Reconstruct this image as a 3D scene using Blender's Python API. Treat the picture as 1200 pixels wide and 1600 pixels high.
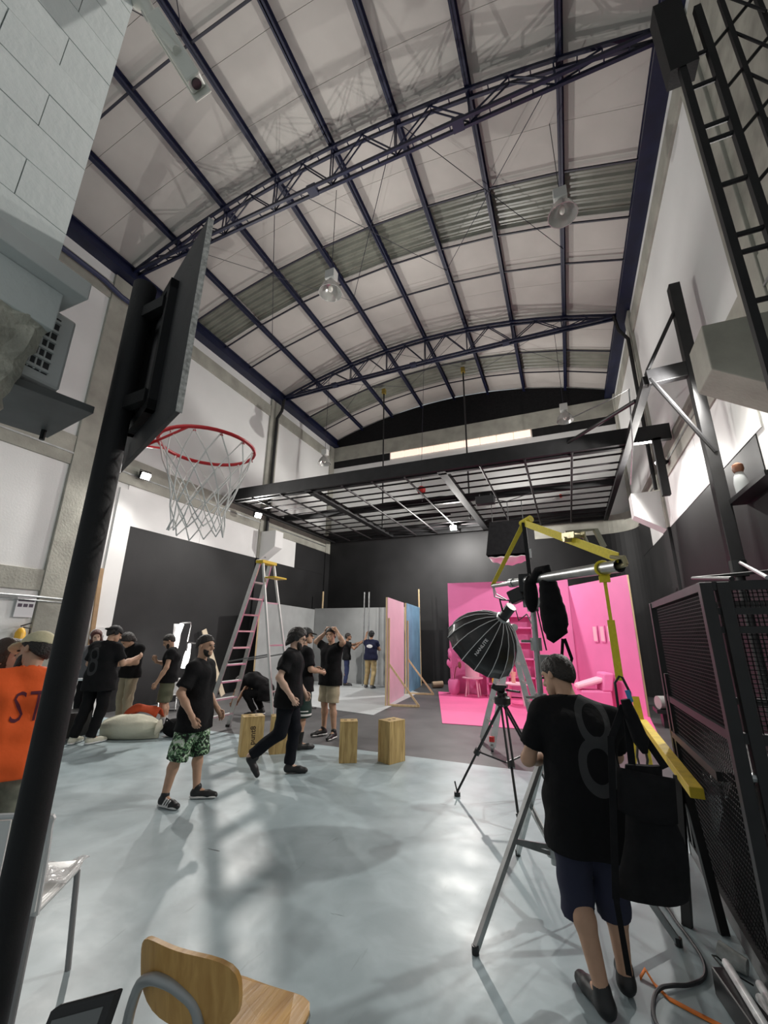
import bpy, bmesh, math, random
import numpy as np
from mathutils import Vector, Matrix, Euler
random.seed(7)
for o in list(bpy.data.objects): bpy.data.objects.remove(o)
SC = bpy.context.scene
COL = SC.collection
PI = math.pi

# ------------------------------------------------------------------ camera
FPX, YAW, PITCH, ROLL, EYE = 653.0, 0.4065, 0.2870, 0.0114, 1.65
fw = Vector((-math.sin(YAW)*math.cos(PITCH), math.cos(YAW)*math.cos(PITCH), math.sin(PITCH)))
rt = Vector((math.cos(YAW), math.sin(YAW), 0)); up = rt.cross(fw)
r2 = math.cos(ROLL)*rt + math.sin(ROLL)*up; u2 = -math.sin(ROLL)*rt + math.cos(ROLL)*up
cd = bpy.data.cameras.new('camera'); cd.sensor_fit = 'HORIZONTAL'; cd.sensor_width = 36; cd.lens = FPX/1200*36
cd.clip_start = .05; cd.clip_end = 200
cam = bpy.data.objects.new('camera', cd); COL.objects.link(cam)
M = Matrix((r2, u2, -fw)).transposed().to_4x4(); M.translation = (0, 0, EYE); cam.matrix_world = M
SC.camera = cam
# ------------------------------------------------------------------ world, exposure
w = bpy.data.worlds.new('world'); SC.world = w; w.use_nodes = True
w.node_tree.nodes['Background'].inputs[0].default_value = (.90, .97, 1.0, 1); w.node_tree.nodes['Background'].inputs[1].default_value = .40
SC.view_settings.view_transform = 'Standard'; SC.view_settings.look = 'None'; SC.view_settings.gamma = 1
SC.view_settings.use_curve_mapping = False; SC.view_settings.exposure = -0.24
POWER = dict(flood=640, strip=10)

# ------------------------------------------------------------------ materials
MATS = {}
def mat(name, col, rough=.6, metal=0, var=0, vscale=6, bump=0, bscale=40, spec=.5, emit=None, estr=0, alpha=1, trans=0, col2=None, coat=0):
    if name in MATS: return MATS[name]
    m = bpy.data.materials.new(name); m.use_nodes = True; nt = m.node_tree; b = nt.nodes['Principled BSDF']
    b.inputs['Base Color'].default_value = (*col, 1); b.inputs['Roughness'].default_value = rough; b.inputs['Metallic'].default_value = metal
    b.inputs['Specular IOR Level'].default_value = spec
    if coat: b.inputs['Coat Weight'].default_value = coat
    if trans: b.inputs['Transmission Weight'].default_value = trans
    if alpha < 1: b.inputs['Alpha'].default_value = alpha
    if emit: b.inputs['Emission Color'].default_value = (*emit, 1); b.inputs['Emission Strength'].default_value = estr
    if var or bump:
        tc = nt.nodes.new('ShaderNodeTexCoord')
    if var:
        n = nt.nodes.new('ShaderNodeTexNoise'); n.inputs['Scale'].default_value = vscale; n.inputs['Detail'].default_value = 6
        nt.links.new(tc.outputs['Object'], n.inputs['Vector'])
        r = nt.nodes.new('ShaderNodeValToRGB'); r.color_ramp.elements[0].position = .3; r.color_ramp.elements[1].position = .7
        c2 = col2 or tuple(min(1, c*(1+var)) for c in col)
        r.color_ramp.elements[0].color = (*[c*(1-var) for c in col], 1) if not col2 else (*col, 1); r.color_ramp.elements[1].color = (*c2, 1)
        nt.links.new(n.outputs['Fac'], r.inputs['Fac']); nt.links.new(r.outputs['Color'], b.inputs['Base Color'])
    if bump:
        n2 = nt.nodes.new('ShaderNodeTexNoise'); n2.inputs['Scale'].default_value = bscale; n2.inputs['Detail'].default_value = 4
        nt.links.new(tc.outputs['Object'], n2.inputs['Vector'])
        bp = nt.nodes.new('ShaderNodeBump'); bp.inputs['Strength'].default_value = bump; bp.inputs['Distance'].default_value = .02
        nt.links.new(n2.outputs['Fac'], bp.inputs['Height']); nt.links.new(bp.outputs['Normal'], b.inputs['Normal'])
    MATS[name] = m
    return m

def wood_mat(name, c1, c2, sc=(14, 14, 1.0), rough=.6, scale=3):
    m = mat(name, c1, rough); nt = m.node_tree; b = nt.nodes['Principled BSDF']; tc = nt.nodes.new('ShaderNodeTexCoord'); mp = nt.nodes.new('ShaderNodeMapping'); mp.inputs['Scale'].default_value = sc
    n = nt.nodes.new('ShaderNodeTexNoise'); n.inputs['Scale'].default_value = scale; n.inputs['Detail'].default_value = 8; n.inputs['Distortion'].default_value = .6
    r = nt.nodes.new('ShaderNodeValToRGB'); r.color_ramp.elements[0].position = .32; r.color_ramp.elements[1].position = .68; r.color_ramp.elements[0].color = (*c2, 1); r.color_ramp.elements[1].color = (*c1, 1)
    bp = nt.nodes.new('ShaderNodeBump'); bp.inputs['Strength'].default_value = .15; bp.inputs['Distance'].default_value = .01
    for a, o in ((tc.outputs['Object'], mp.inputs['Vector']), (mp.outputs['Vector'], n.inputs['Vector']), (n.outputs['Fac'], r.inputs['Fac']), (r.outputs['Color'], b.inputs['Base Color']), (n.outputs['Fac'], bp.inputs['Height']), (bp.outputs['Normal'], b.inputs['Normal'])): nt.links.new(a, o)
    return m
def floor_mat():
    m = bpy.data.materials.new('floor_paint'); m.use_nodes = True; nt = m.node_tree; b = nt.nodes['Principled BSDF']; N = nt.nodes.new; Lk = nt.links.new
    tc = N('ShaderNodeTexCoord')
    def noise(s, d=8, dist=0, vec=None):
        n = N('ShaderNodeTexNoise'); n.inputs['Scale'].default_value = s; n.inputs['Detail'].default_value = d; n.inputs['Distortion'].default_value = dist
        Lk(vec or tc.outputs['Object'], n.inputs['Vector']); return n.outputs['Fac']
    def ramp(f, p0, c0, p1, c1):
        r = N('ShaderNodeValToRGB'); e = r.color_ramp.elements; e[0].position = p0; e[0].color = (*c0, 1); e[1].position = p1; e[1].color = (*c1, 1); Lk(f, r.inputs['Fac']); return r.outputs['Color']
    def mix(f, a, c, bt='MIX'):
        x = N('ShaderNodeMix'); x.data_type = 'RGBA'; x.blend_type = bt
        if isinstance(f, float): x.inputs[0].default_value = f
        else: Lk(f, x.inputs[0])
        for s, v in ((6, a), (7, c)):
            if isinstance(v, tuple): x.inputs[s].default_value = (*v, 1)
            else: Lk(v, x.inputs[s])
        return x.outputs[2]
    blue = ramp(noise(.9, 6), .28, (.275, .345, .368), .72, (.45, .53, .555))
    mp = N('ShaderNodeMapping'); mp.inputs['Scale'].default_value = (6, 1.2, 1); mp.inputs['Rotation'].default_value = (0, 0, .5); Lk(tc.outputs['Object'], mp.inputs['Vector'])
    scr = ramp(noise(1.6, 10, 1.5, mp.outputs['Vector']), .22, (.55, .55, .55), .32, (1, 1, 1))
    blue = mix(.6, blue, scr, 'MULTIPLY')
    blue = mix(.5, blue, ramp(noise(3.2, 9, .8), .35, (.72, .74, .74), .62, (1.08, 1.08, 1.08)), 'MULTIPLY')
    # dark heel marks
    mp2 = N('ShaderNodeMapping'); mp2.inputs['Scale'].default_value = (.9, 7, 1); mp2.inputs['Rotation'].default_value = (0, 0, -.7); Lk(tc.outputs['Object'], mp2.inputs['Vector'])
    mk = ramp(noise(2.1, 3, .3, mp2.outputs['Vector']), .725, (0, 0, 0), .745, (1, 1, 1))
    blue = mix(mk, blue, (.03, .04, .04))
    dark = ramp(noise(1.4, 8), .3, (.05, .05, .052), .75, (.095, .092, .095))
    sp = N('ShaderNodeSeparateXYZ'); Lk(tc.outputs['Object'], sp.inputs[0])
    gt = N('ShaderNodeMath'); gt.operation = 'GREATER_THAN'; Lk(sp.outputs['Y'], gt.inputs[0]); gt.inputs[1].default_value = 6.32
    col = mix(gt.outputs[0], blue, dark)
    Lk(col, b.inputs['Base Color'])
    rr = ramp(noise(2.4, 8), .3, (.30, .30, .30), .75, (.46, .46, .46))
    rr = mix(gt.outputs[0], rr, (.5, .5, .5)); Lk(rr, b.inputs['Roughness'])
    bp = N('ShaderNodeBump'); bp.inputs['Strength'].default_value = .06; bp.inputs['Distance'].default_value = .03; Lk(noise(7, 5), bp.inputs['Height']); Lk(bp.outputs['Normal'], b.inputs['Normal'])
    return m

# ------------------------------------------------------------------ mesh helpers
ORG = {}      # world origin of every root / mesh that carries offset geometry
class MB:
    def __init__(s): s.v = []; s.f = []
    def add(s, vs, fs):
        n = len(s.v); s.v += [tuple(p) for p in vs]; s.f += [tuple(i+n for i in q) for q in fs]; return s
    def box(s, x0, x1, y0, y1, z0, z1, M=None):
        vs = [Vector((x, y, z)) for z in (z0, z1) for y in (y0, y1) for x in (x0, x1)]
        if M is not None: vs = [M @ p for p in vs]
        return s.add(vs, [(0, 2, 3, 1), (4, 5, 7, 6), (0, 1, 5, 4), (2, 6, 7, 3), (0, 4, 6, 2), (1, 3, 7, 5)])
    def cbox(s, c, d, M=None):
        return s.box(c[0]-d[0]/2, c[0]+d[0]/2, c[1]-d[1]/2, c[1]+d[1]/2, c[2]-d[2]/2, c[2]+d[2]/2, M)
    def bar(s, a, b, w, h, upv=(0, 0, 1)):       # rectangular bar from a to b
        a = Vector(a); b = Vector(b); d = (b-a).normalized(); u = Vector(upv)
        x = d.cross(u)
        if x.length < 1e-4: x = d.cross(Vector((0, 1, 0)))
        x.normalize(); u = x.cross(d).normalized(); x *= w/2; u *= h/2
        vs = [a-x-u, a+x-u, a+x+u, a-x+u, b-x-u, b+x-u, b+x+u, b-x+u]
        return s.add(vs, [(0, 1, 2, 3), (7, 6, 5, 4), (0, 4, 5, 1), (1, 5, 6, 2), (2, 6, 7, 3), (3, 7, 4, 0)])
    def tube(s, pts, r, n=8, caps=True, closed=False):
        pts = [Vector(p) for p in pts]; rs = r if isinstance(r, (list, tuple)) else [r]*len(pts)
        rings = []; prev = None; k = len(pts)
        for i, p in enumerate(pts):
            if closed: d = pts[(i+1) % k]-pts[i-1]
            else: d = pts[min(i+1, k-1)]-pts[max(i-1, 0)]
            if d.length < 1e-9: d = Vector((0, 0, 1))
            d.normalize()
            if prev is None:
                a = Vector((0, 0, 1)) if abs(d.z) < .9 else Vector((1, 0, 0)); x = d.cross(a).normalized()
            else: x = (prev-d*prev.dot(d)).normalized()
            prev = x; y = d.cross(x)
            rings.append([p+(x*math.cos(2*PI*j/n)+y*math.sin(2*PI*j/n))*rs[i] for j in range(n)])
        fs = []
        for i in range(k if closed else k-1):
            for j in range(n):
                a = i*n+j; b = i*n+(j+1) % n; c = ((i+1) % k)*n+(j+1) % n; d = ((i+1) % k)*n+j; fs.append((a, b, c, d))
        if caps and not closed: fs += [tuple(range(n-1, -1, -1)), tuple((k-1)*n+j for j in range(n))]
        return s.add([p for q in rings for p in q], fs)
    def lathe(s, prof, c=(0, 0, 0), n=24, M=None):   # prof: (r, z)
        vs = []; fs = []
        for r, z in prof:
            for j in range(n):
                p = Vector((r*math.cos(2*PI*j/n), r*math.sin(2*PI*j/n), z))
                if M is not None: p = M @ p
                vs.append(p+Vector(c))
        for i in range(len(prof)-1):
            for j in range(n): fs.append((i*n+j, i*n+(j+1) % n, (i+1)*n+(j+1) % n, (i+1)*n+j))
        if prof[0][0] > 1e-4: fs.append(tuple(range(n-1, -1, -1)))
        if prof[-1][0] > 1e-4: fs.append(tuple((len(prof)-1)*n+j for j in range(n)))
        return s.add(vs, fs)
    def prism(s, poly, d):       # planar 3-D polygon extruded by vector d
        n = len(poly); d = Vector(d); a = [Vector(p) for p in poly]
        return s.add(a+[p+d for p in a], [tuple(range(n-1, -1, -1)), tuple(range(n, 2*n))]+[(i, (i+1) % n, n+(i+1) % n, n+i) for i in range(n)])
    def ell(s, c, r, nu=16, nv=10, M=None):
        prof = [(math.sin(PI*i/nv), -math.cos(PI*i/nv)) for i in range(nv+1)]
        vs = []; fs = []
        for q, z in prof:
            for j in range(nu):
                p = Vector((r[0]*q*math.cos(2*PI*j/nu), r[1]*q*math.sin(2*PI*j/nu), r[2]*z))
                if M is not None: p = M @ p
                vs.append(p+Vector(c))
        for i in range(nv):
            for j in range(nu): fs.append((i*nu+j, i*nu+(j+1) % nu, (i+1)*nu+(j+1) % nu, (i+1)*nu+j))
        return s.add(vs, fs)
    def sheet(s, fn, nu, nv, th=.004):   # parametric sheet fn(u,v) -> point, given thickness along normals
        P = [[Vector(fn(i/nu, j/nv)) for j in range(nv+1)] for i in range(nu+1)]
        vs = []; 
        for i in range(nu+1):
            for j in range(nv+1):
                du = P[min(i+1, nu)][j]-P[max(i-1, 0)][j]; dv = P[i][min(j+1, nv)]-P[i][max(j-1, 0)]
                n = du.cross(dv)
                if n.length > 1e-12: n.normalize()
                vs.append(P[i][j]+n*th/2)
                vs.append(P[i][j]-n*th/2)
        I = lambda i, j, k: (i*(nv+1)+j)*2+k
        fs = []
        for i in range(nu):
            for j in range(nv):
                fs.append((I(i, j, 0), I(i+1, j, 0), I(i+1, j+1, 0), I(i, j+1, 0))); fs.append((I(i, j, 1), I(i, j+1, 1), I(i+1, j+1, 1), I(i+1, j, 1)))
        for i in range(nu):
            fs.append((I(i, 0, 0), I(i, 0, 1), I(i+1, 0, 1), I(i+1, 0, 0))); fs.append((I(i, nv, 0), I(i+1, nv, 0), I(i+1, nv, 1), I(i, nv, 1)))
        for j in range(nv):
            fs.append((I(0, j, 0), I(0, j+1, 0), I(0, j+1, 1), I(0, j, 1))); fs.append((I(nu, j, 0), I(nu, j, 1), I(nu, j+1, 1), I(nu, j+1, 0)))
        return s.add(vs, fs)
    def mesh(s, off=(0, 0, 0), fix=True):
        me = bpy.data.meshes.new('m'); o = Vector(off)
        me.from_pydata([tuple(Vector(p)-o) for p in s.v], [], s.f); me.validate()
        if fix:
            bm = bmesh.new(); bm.from_mesh(me); bmesh.ops.recalc_face_normals(bm, faces=bm.faces); bm.to_mesh(me); bm.free()
        return me
    def build(s, name, m, parent=None, smooth=False, bevel=0, org=None, fix=True):
        """one mesh object; vertices are world positions, stored relative to the thing's own origin"""
        o0 = ORG[parent.name] if parent is not None else Vector(org if org is not None else (0, 0, 0))
        me = s.mesh(o0, fix); return link(name, me, m, parent, smooth, bevel, o0)
def link(name, me, m, parent=None, smooth=False, bevel=0, org=(0, 0, 0)):
    me.name = name
    o = bpy.data.objects.new(name, me); COL.objects.link(o)
    if m is not None and not me.materials: me.materials.append(m)
    if parent is not None: o.parent = parent
    else: o.location = org
    ORG[o.name] = Vector(org)
    if smooth:
        me.polygons.foreach_set('use_smooth', [True]*len(me.polygons))
        if smooth != 'all':
            try: me.set_sharp_from_angle(angle=math.radians(40))
            except Exception: pass
    if bevel:
        b = o.modifiers.new('bevel', 'BEVEL'); b.width = bevel; b.segments = 2; b.limit_method = 'ANGLE'
    return o
def tag(o, label=None, cat=None, group=None, kind=None):
    if label: o['label'] = label
    if cat: o['category'] = cat
    if group: o['group'] = group
    if kind: o['kind'] = kind
    return o
def thing(name, label, cat, org=(0, 0, 0), group=None, rz=0):
    o = bpy.data.objects.new(name, None); COL.objects.link(o); o.location = org; o.rotation_euler.z = rz; o.empty_display_size = .1
    ORG[o.name] = Vector(org) if rz == 0 else Vector((0, 0, 0))
    return tag(o, label, cat, group)
def struct(name, mb, m, label=None, **k):
    return tag(mb.build(name, m, **k), label, None, None, 'structure')
def copy_tree(o, parent=None):
    c = o.copy(); COL.objects.link(c); c.parent = parent; ORG[c.name] = ORG[o.name].copy()
    for ch in o.children: copy_tree(ch, c)
    return c
def text_mesh(body, size, depth=.002, M=None, align='CENTER', bold=0):
    cu = bpy.data.curves.new('t', 'FONT'); cu.body = body; cu.size = size; cu.extrude = depth; cu.align_x = align; cu.align_y = 'CENTER'; cu.resolution_u = 2; cu.offset = bold
    ob = bpy.data.objects.new('t', cu); COL.objects.link(ob)
    dg = bpy.context.evaluated_depsgraph_get(); me = bpy.data.meshes.new_from_object(ob.evaluated_get(dg))
    bpy.data.objects.remove(ob); bpy.data.curves.remove(cu)
    me.materials.clear()
    if M is not None: me.transform(M)
    return me
def frame(origin, x, y):
    x = Vector(x).normalized(); y = Vector(y); z = x.cross(y).normalized(); y = z.cross(x)
    m = Matrix((x, y, z)).transposed().to_4x4(); m.translation = Vector(origin); return m
def smooth(pts, k=6):
    P = [Vector(p) for p in pts]; out = []
    for i in range(len(P)-1):
        a, b, c, d = P[max(i-1, 0)], P[i], P[i+1], P[min(i+2, len(P)-1)]
        for j in range(k):
            t = j/k; out.append(.5*((2*b)+(c-a)*t+(2*a-5*b+4*c-d)*t*t+(3*b-a-3*c+d)*t**3))
    return out+[P[-1]]
def lerp(a, b, t): return Vector(a).lerp(Vector(b), t)

CONC = mat('concrete', (.36, .355, .31), .85, var=.18, vscale=2.2, bump=.25, bscale=25)
WHITEP = mat('white_wall_paint', (.76, .765, .755), .75, var=.05, vscale=.7, bump=.08, bscale=30)
WHITE2 = mat('bright_white_panel', (.80, .80, .79), .6, var=.05, vscale=1.3)
BLACKP = mat('black_wall_paint', (.018, .018, .019), .62, spec=.3, var=.35, vscale=.8, bump=.05, bscale=60)
BLUE = mat('navy_steel', (.006, .009, .036), .45, var=.25, vscale=3)
STEELB = mat('black_steel', (.011, .011, .012), .5, var=.3, vscale=8)
STEELB2 = mat('matt_black_steel', (.011, .011, .012), .62, spec=.3, var=.25, vscale=5, bump=.08, bscale=90)
CHROME = mat('chrome', (.72, .72, .72), .22, 1)
ALU = mat('aluminium', (.62, .62, .61), .36, .9, var=.08, vscale=12)
GALV = mat('galvanised_steel', (.42, .43, .43), .38, .85, var=.2, vscale=9)
BLACKF = mat('black_cloth', (.010, .010, .011), .9, spec=.15, var=.25, vscale=12, bump=.25, bscale=35)
PLASTIC_B = mat('black_plastic', (.015, .015, .016), .38)
# ================================================================== the room
XL, XR, YB, YF = -9.3, 2.34, 15.56, -1.5
def arch(x): return 11.25-1.05*((x+3.48)/5.82)**2
mb = MB(); mb.box(XL-.3, XR+.3, -6, YB+.3, -.15, 0)
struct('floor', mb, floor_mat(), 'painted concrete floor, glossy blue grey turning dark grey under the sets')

# ceiling: insulation panels between the purlins (each one a part), two translucent strips
PX = [XL, -7.80, -6.32, -4.92, -3.48, -2.08, -.68, .80, XR]
PANEL = mat('insulation_panel', (.50, .475, .445), .7, var=.06, vscale=1.5, bump=.12, bscale=5)
SKY = mat('translucent_sheet', (.17, .175, .145), .35, var=.2, vscale=2)
mb = MB()
nx = 24
for i in range(nx):
    x0 = XL-.3+(XR-XL+.6)*i/nx; x1 = XL-.3+(XR-XL+.6)*(i+1)/nx
    mb.add([(x0, -3, arch(x0)+.30), (x1, -3, arch(x1)+.30), (x1, YB+.2, arch(x1)+.30), (x0, YB+.2, arch(x0)+.30), (x0, -3, arch(x0)+.34), (x1, -3, arch(x1)+.34), (x1, YB+.2, arch(x1)+.34), (x0, YB+.2, arch(x0)+.34)],
           [(0, 1, 2, 3), (7, 6, 5, 4), (0, 4, 5, 1), (2, 6, 7, 3)])
ceil = struct('ceiling', mb, PANEL, 'arched metal roof lined with grey insulation panels and crossed by navy purlins')
ys = []
y = -2.6
while y < YB:
    if 7.1 < y+.4 < 8.25 or 13.1 < y+.4 < 14.25: y += 1.14; continue
    nxt = min([q for q in (7.15, 13.15, YB, y+.98) if q > y+.05])
    ys.append((y, nxt)); y = nxt
    if abs(y-7.15) < .01 or abs(y-13.15) < .01: y += 1.1
for i in range(8):
    a, b = PX[i]+.03, PX[i+1]-.03
    cache = {}
    for (y0, y1) in ys:
        L = round(y1-y0, 2)
        if L not in cache:
            m2 = MB(); n = 4; g = .003
            for k in range(n):
                xa = a+(b-a)*k/n; xb = a+(b-a)*(k+1)/n; sg = .018*math.sin(PI*k/n); sg2 = .018*math.sin(PI*(k+1)/n)
                m2.add([(xa, g, arch(xa)+.17-sg), (xb, g, arch(xb)+.17-sg2), (xb, L-g, arch(xb)+.17-sg2), (xa, L-g, arch(xa)+.17-sg), (xa, g, arch(xa)+.22), (xb, g, arch(xb)+.22), (xb, L-g, arch(xb)+.22), (xa, L-g, arch(xa)+.22)],
                       [(3, 2, 1, 0), (4, 5, 6, 7), (0, 1, 5, 4), (2, 3, 7, 6)])
            me = m2.mesh(); me.materials.append(PANEL); cache[L] = me
        o = bpy.data.objects.new('ceiling_panel', cache[L]); COL.objects.link(o); o.parent = ceil; o.location = (0, y0, 0)
    for (y0, y1) in ((7.15, 8.25), (13.15, 14.25)):       # corrugated translucent strip, one sheet per bay
        m2 = MB(); n = 22
        P = []
        for k in range(n+1):
            yy = y0+(y1-y0)*k/n; P.append((yy, .20+(.035 if k % 4 in (0, 1) else 0)))
        for k in range(n):
            (ya, za), (yb_, zb) = P[k], P[k+1]
            m2.add([(a, ya, arch(a)+za), (b, ya, arch(b)+za), (b, yb_, arch(b)+zb), (a, yb_, arch(a)+zb)], [(0, 1, 2, 3)])
        tag(m2.build('skylight_sheet', SKY, ceil, fix=False), 'corrugated translucent roof sheet')
for i, x in enumerate(PX[1:-1]):
    m2 = MB(); z = arch(x); sl = -2*1.05*(x+3.48)/5.82**2; ux = Vector((1, 0, sl)).normalized(); uz = Vector((-sl, 0, 1)).normalized()
    c = Vector((x, 0, z+.07))
    def pt(a, h, y_): q = c+ux*a+uz*h; return (q.x, y_, q.z)
    for (a0, a1, h0, h1) in ((-.01, .01, -.09, .09), (-.045, .045, -.09, -.072), (-.045, .045, .072, .09)):
        m2.add([pt(a0, h0, -2.9), pt(a1, h0, -2.9), pt(a1, h1, -2.9), pt(a0, h1, -2.9), pt(a0, h0, YB-.05), pt(a1, h0, YB-.05), pt(a1, h1, YB-.05), pt(a0, h1, YB-.05)], [(0, 1, 2, 3), (7, 6, 5, 4), (0, 4, 5, 1), (1, 5, 6, 2), (2, 6, 7, 3), (3, 7, 4, 0)])
    tag(m2.build('purlin', BLUE, ceil), 'navy steel purlin')
DARKBAR = mat('dark_bridging', (.02, .02, .035), .5)
for y in (-.6, 2.85, 7.08, 8.30, 9.45, 13.08, 14.3):
    for i in range(8):
        a, b = PX[i], PX[i+1]; m2 = MB(); m2.bar((a, y, arch(a)+.05), (b, y, arch(b)+.05), .035, .035); m2.build('bridging_bar', DARKBAR, ceil)
for (y0, y1) in ((5.2, 11.4), (-1, 5.2), (11.4, 15.3)):      # thin tie rods
    for (i, j) in ((1, 3), (3, 5), (5, 7), (3, 1), (5, 3), (7, 5)):
        a, b = PX[i], PX[j]; ym = (y0+y1)/2; m2 = MB()
        m2.tube([(a, y0, arch(a)-.03), (b, ym+(y1-y0)*.1, arch(b)-.03)], .008, 4); m2.build('tie_rod', DARKBAR, ceil)

# side eave beams
for nm, x, s in (('trim_1', XL, 1), ('trim_2', XR, -1)):
    m2 = MB(); m2.box(min(x, x+s*.30), max(x, x+s*.30), -2.9, YB-.02, 10.02, 10.10); m2.box(min(x+s*.03, x+s*.20), max(x+s*.03, x+s*.20), -2.9, YB-.02, 10.10, 10.34); m2.box(min(x, x+s*.26), max(x, x+s*.26), -2.9, YB-.02, 10.34, 10.38)
    struct(nm, m2, BLUE, 'deep navy steel eave beam along the top of the %s wall' % ('left' if s > 0 else 'right'))

# trusses
def truss(y, label):
    t = thing('roof_truss', label, 'truss', (0, y, 10.2))
    zb = lambda x: 10.24+.08*(1-((x+3.48)/5.82)**2)
    xs = [XL+.25+(XR-XL-.5)*k/16 for k in range(17)]
    for nm, fz in (('top_chord', lambda x: max(arch(x)-.04, zb(x)+.02)), ('bottom_chord', zb)):
        for dy in (-.07, .07):
            m2 = MB()
            for k in range(16): m2.bar((xs[k], y+dy, fz(xs[k])), (xs[k+1], y+dy, fz(xs[k+1])), .05, .065)
            m2.build(nm, BLUE, t)
        m2 = MB()
        for k in range(1, 32):
            x = XL+.25+(XR-XL-.5)*k/32; m2.bar((x, y-.07, fz(x)), (x, y+.07, fz(x)), .02, .02)
        tag(m2.build('batten', BLUE, t), kind='stuff')
    for k in range(0, 16):
        a = xs[k]; b = xs[k+1]
        p, q = ((a, zb(a)), (b, arch(b)-.06)) if k % 2 == 0 else ((a, arch(a)-.06), (b, zb(b)))
        if k in (0, 15): continue
        for dy in (-.045, .045):
            m2 = MB(); m2.bar((p[0], y+dy, p[1]), (q[0], y+dy, q[1]), .022, .022); m2.build('web_bar', BLUE, t)
    for k in range(2, 15, 2):
        m2 = MB(); x = xs[k]
        for dy in (-.04, .04): m2.bar((x, y+dy, zb(x)), (x, y+dy, arch(x)-.06), .022, .022)
        m2.build('upright', BLUE, t)
    for x in (-6.9, -3.9, -.9): 
        m2 = MB(); m2.cbox((x, y, zb(x)+.01), (.20, .2, .1)); m2.build('gusset', BLUE, t)
truss(5.2, 'navy lattice roof truss whose end meets the column beside the basketball backboard')
truss(11.4, 'navy lattice roof truss spanning above the black lighting grid')

# ---- side walls
def wallside(side):
    x = XL if side == 'left' else XR; s = 1 if side == 'left' else -1     # s points into the room
    def B(m2, d0, d1, y0, y1, z0, z1): m2.box(min(x+s*d0, x+s*d1), max(x+s*d0, x+s*d1), y0, y1, z0, z1); return m2
    wl = struct('wall_'+side, B(MB(), -.25, 0, YF if side == 'left' else -1.2, YB+.25, 0, 10.9), WHITEP, 'tall %s side wall, pale grey above and black below' % side)
    for y0, y1 in ((4.87, 5.43), (10.90, 11.42), (15.2, YB)):
        zk = 0 if y0 < 6 else (4.06 if y0 < 12 else 5.0); B(MB(), -.01, .07, y0, y1, zk, 10.0).build('column', CONC, wl, bevel=.01)
        if zk: B(MB(), -.01, .07, y0, y1, 0, zk).build('column_base', BLACKP, wl)
    for y0, y1 in (((YF if side == 'left' else -1.2), 4.87), (5.43, 10.90), (11.42, 15.2)):
        B(MB(), -.01, .05, y0, y1, 9.30, 9.72).build('top_beam', CONC, wl, bevel=.01)
        B(MB(), -.01, .05, y0, y1, 5.02, 5.66).build('middle_beam', CONC, wl, bevel=.01)
        if y0 < 4: 
            if side == 'left': B(MB(), -.01, .05, y0, y1, 2.40, 2.80).build('low_beam', CONC, wl, bevel=.01)
        m2 = B(MB(), .0, .07, y0, y1, 5.25, 5.285); m2.build('cable_tray', GALV, wl)
    yb0 = 6.42 if side == 'left' else 6.02
    B(MB(), 0, .012, yb0, YB, 0, 4.06).build('black_paint_panel', BLACKP, wl); B(MB(), 0, .02, 13.1, YB, 4.06, 5.02).build('black_paint_panel', BLACKP, wl)
    for k in range(4):
        ya = yb0-.2+k*(YB-yb0)/4; yb_ = yb0-.2+(k+1)*(YB-yb0)/4-.01
        if ya < 10.9 or True: B(MB(), 0, .016, max(ya, 5.45), min(yb_, 13.1), 4.06, 5.02).build('white_panel', WHITE2, wl) if ya < 13 else None
    if side == 'left': B(MB(), 0, .03, 6.02, 6.42, 0, 4.9).build('white_jamb', WHITE2, wl)
    # corbels on the columns
    for y0, y1, m_ in ((11.0, 11.42, WHITE2), (4.9, 5.43, CONC)):
        if side == 'left' and y0 < 6: continue
        poly = [(x, y0, 3.98), (x+s*.66, y0, 4.42), (x+s*.66, y0, 4.97), (x, y0, 4.97)]
        m2 = MB(); m2.prism(poly, (0, y1-y0, 0)); o = m2.build('corbel', m_, wl, bevel=.012)
        if m_ is WHITE2: tag(o, 'white painted corbel')
    # rain water pipe
    if side == 'left': p = MB().tube([(x+.33, 11.25, 10.1), (x+.30, 11.2, 9.6), (x+.16, 11.15, 9.3), (x+.16, 11.15, 4.1)], .055, 8)
    else: p = MB().tube([(x-.35, 11.15, 10.1), (x-.30, 11.1, 9.6), (x-.14, 11.0, 9.2), (x-.14, 11.0, 5.0)], .045, 8)
    p.build('downpipe', STEELB, wl, True)
    return wl
WL = wallside('left'); WR = wallside('right')
MB().box(XR-.03, XR, -1.2, 4.87, 4.3, 9.3).build('bare_concrete', mat('bare_concrete', (.34, .335, .29), .9, var=.3, vscale=3, bump=.3, bscale=14), WR)
m2 = MB(); m2.tube([(XL+.16, 1.5, 9.52), (XL+.16, 4.6, 9.52), (XL+.2, 5.0, 9.4), (XL+.2, 5.9, 9.4)], .06, 8); m2.build('eave_pipe', mat('navy_pipe', (.03, .035, .09), .4), WL, True)
m2 = MB(); m2.tube([(XL+.09, 2, 2.30), (XL+.09, 4.8, 2.28), (XL+.12, 5.5, 2.26)], .02, 6); m2.tube([(XL+.09, 2, 2.24), (XL+.09, 4.5, 2.22), (XL+.12, 5.5, 2.2)], .015, 6); m2.build('wall_conduit', GALV, WL, True)

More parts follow.
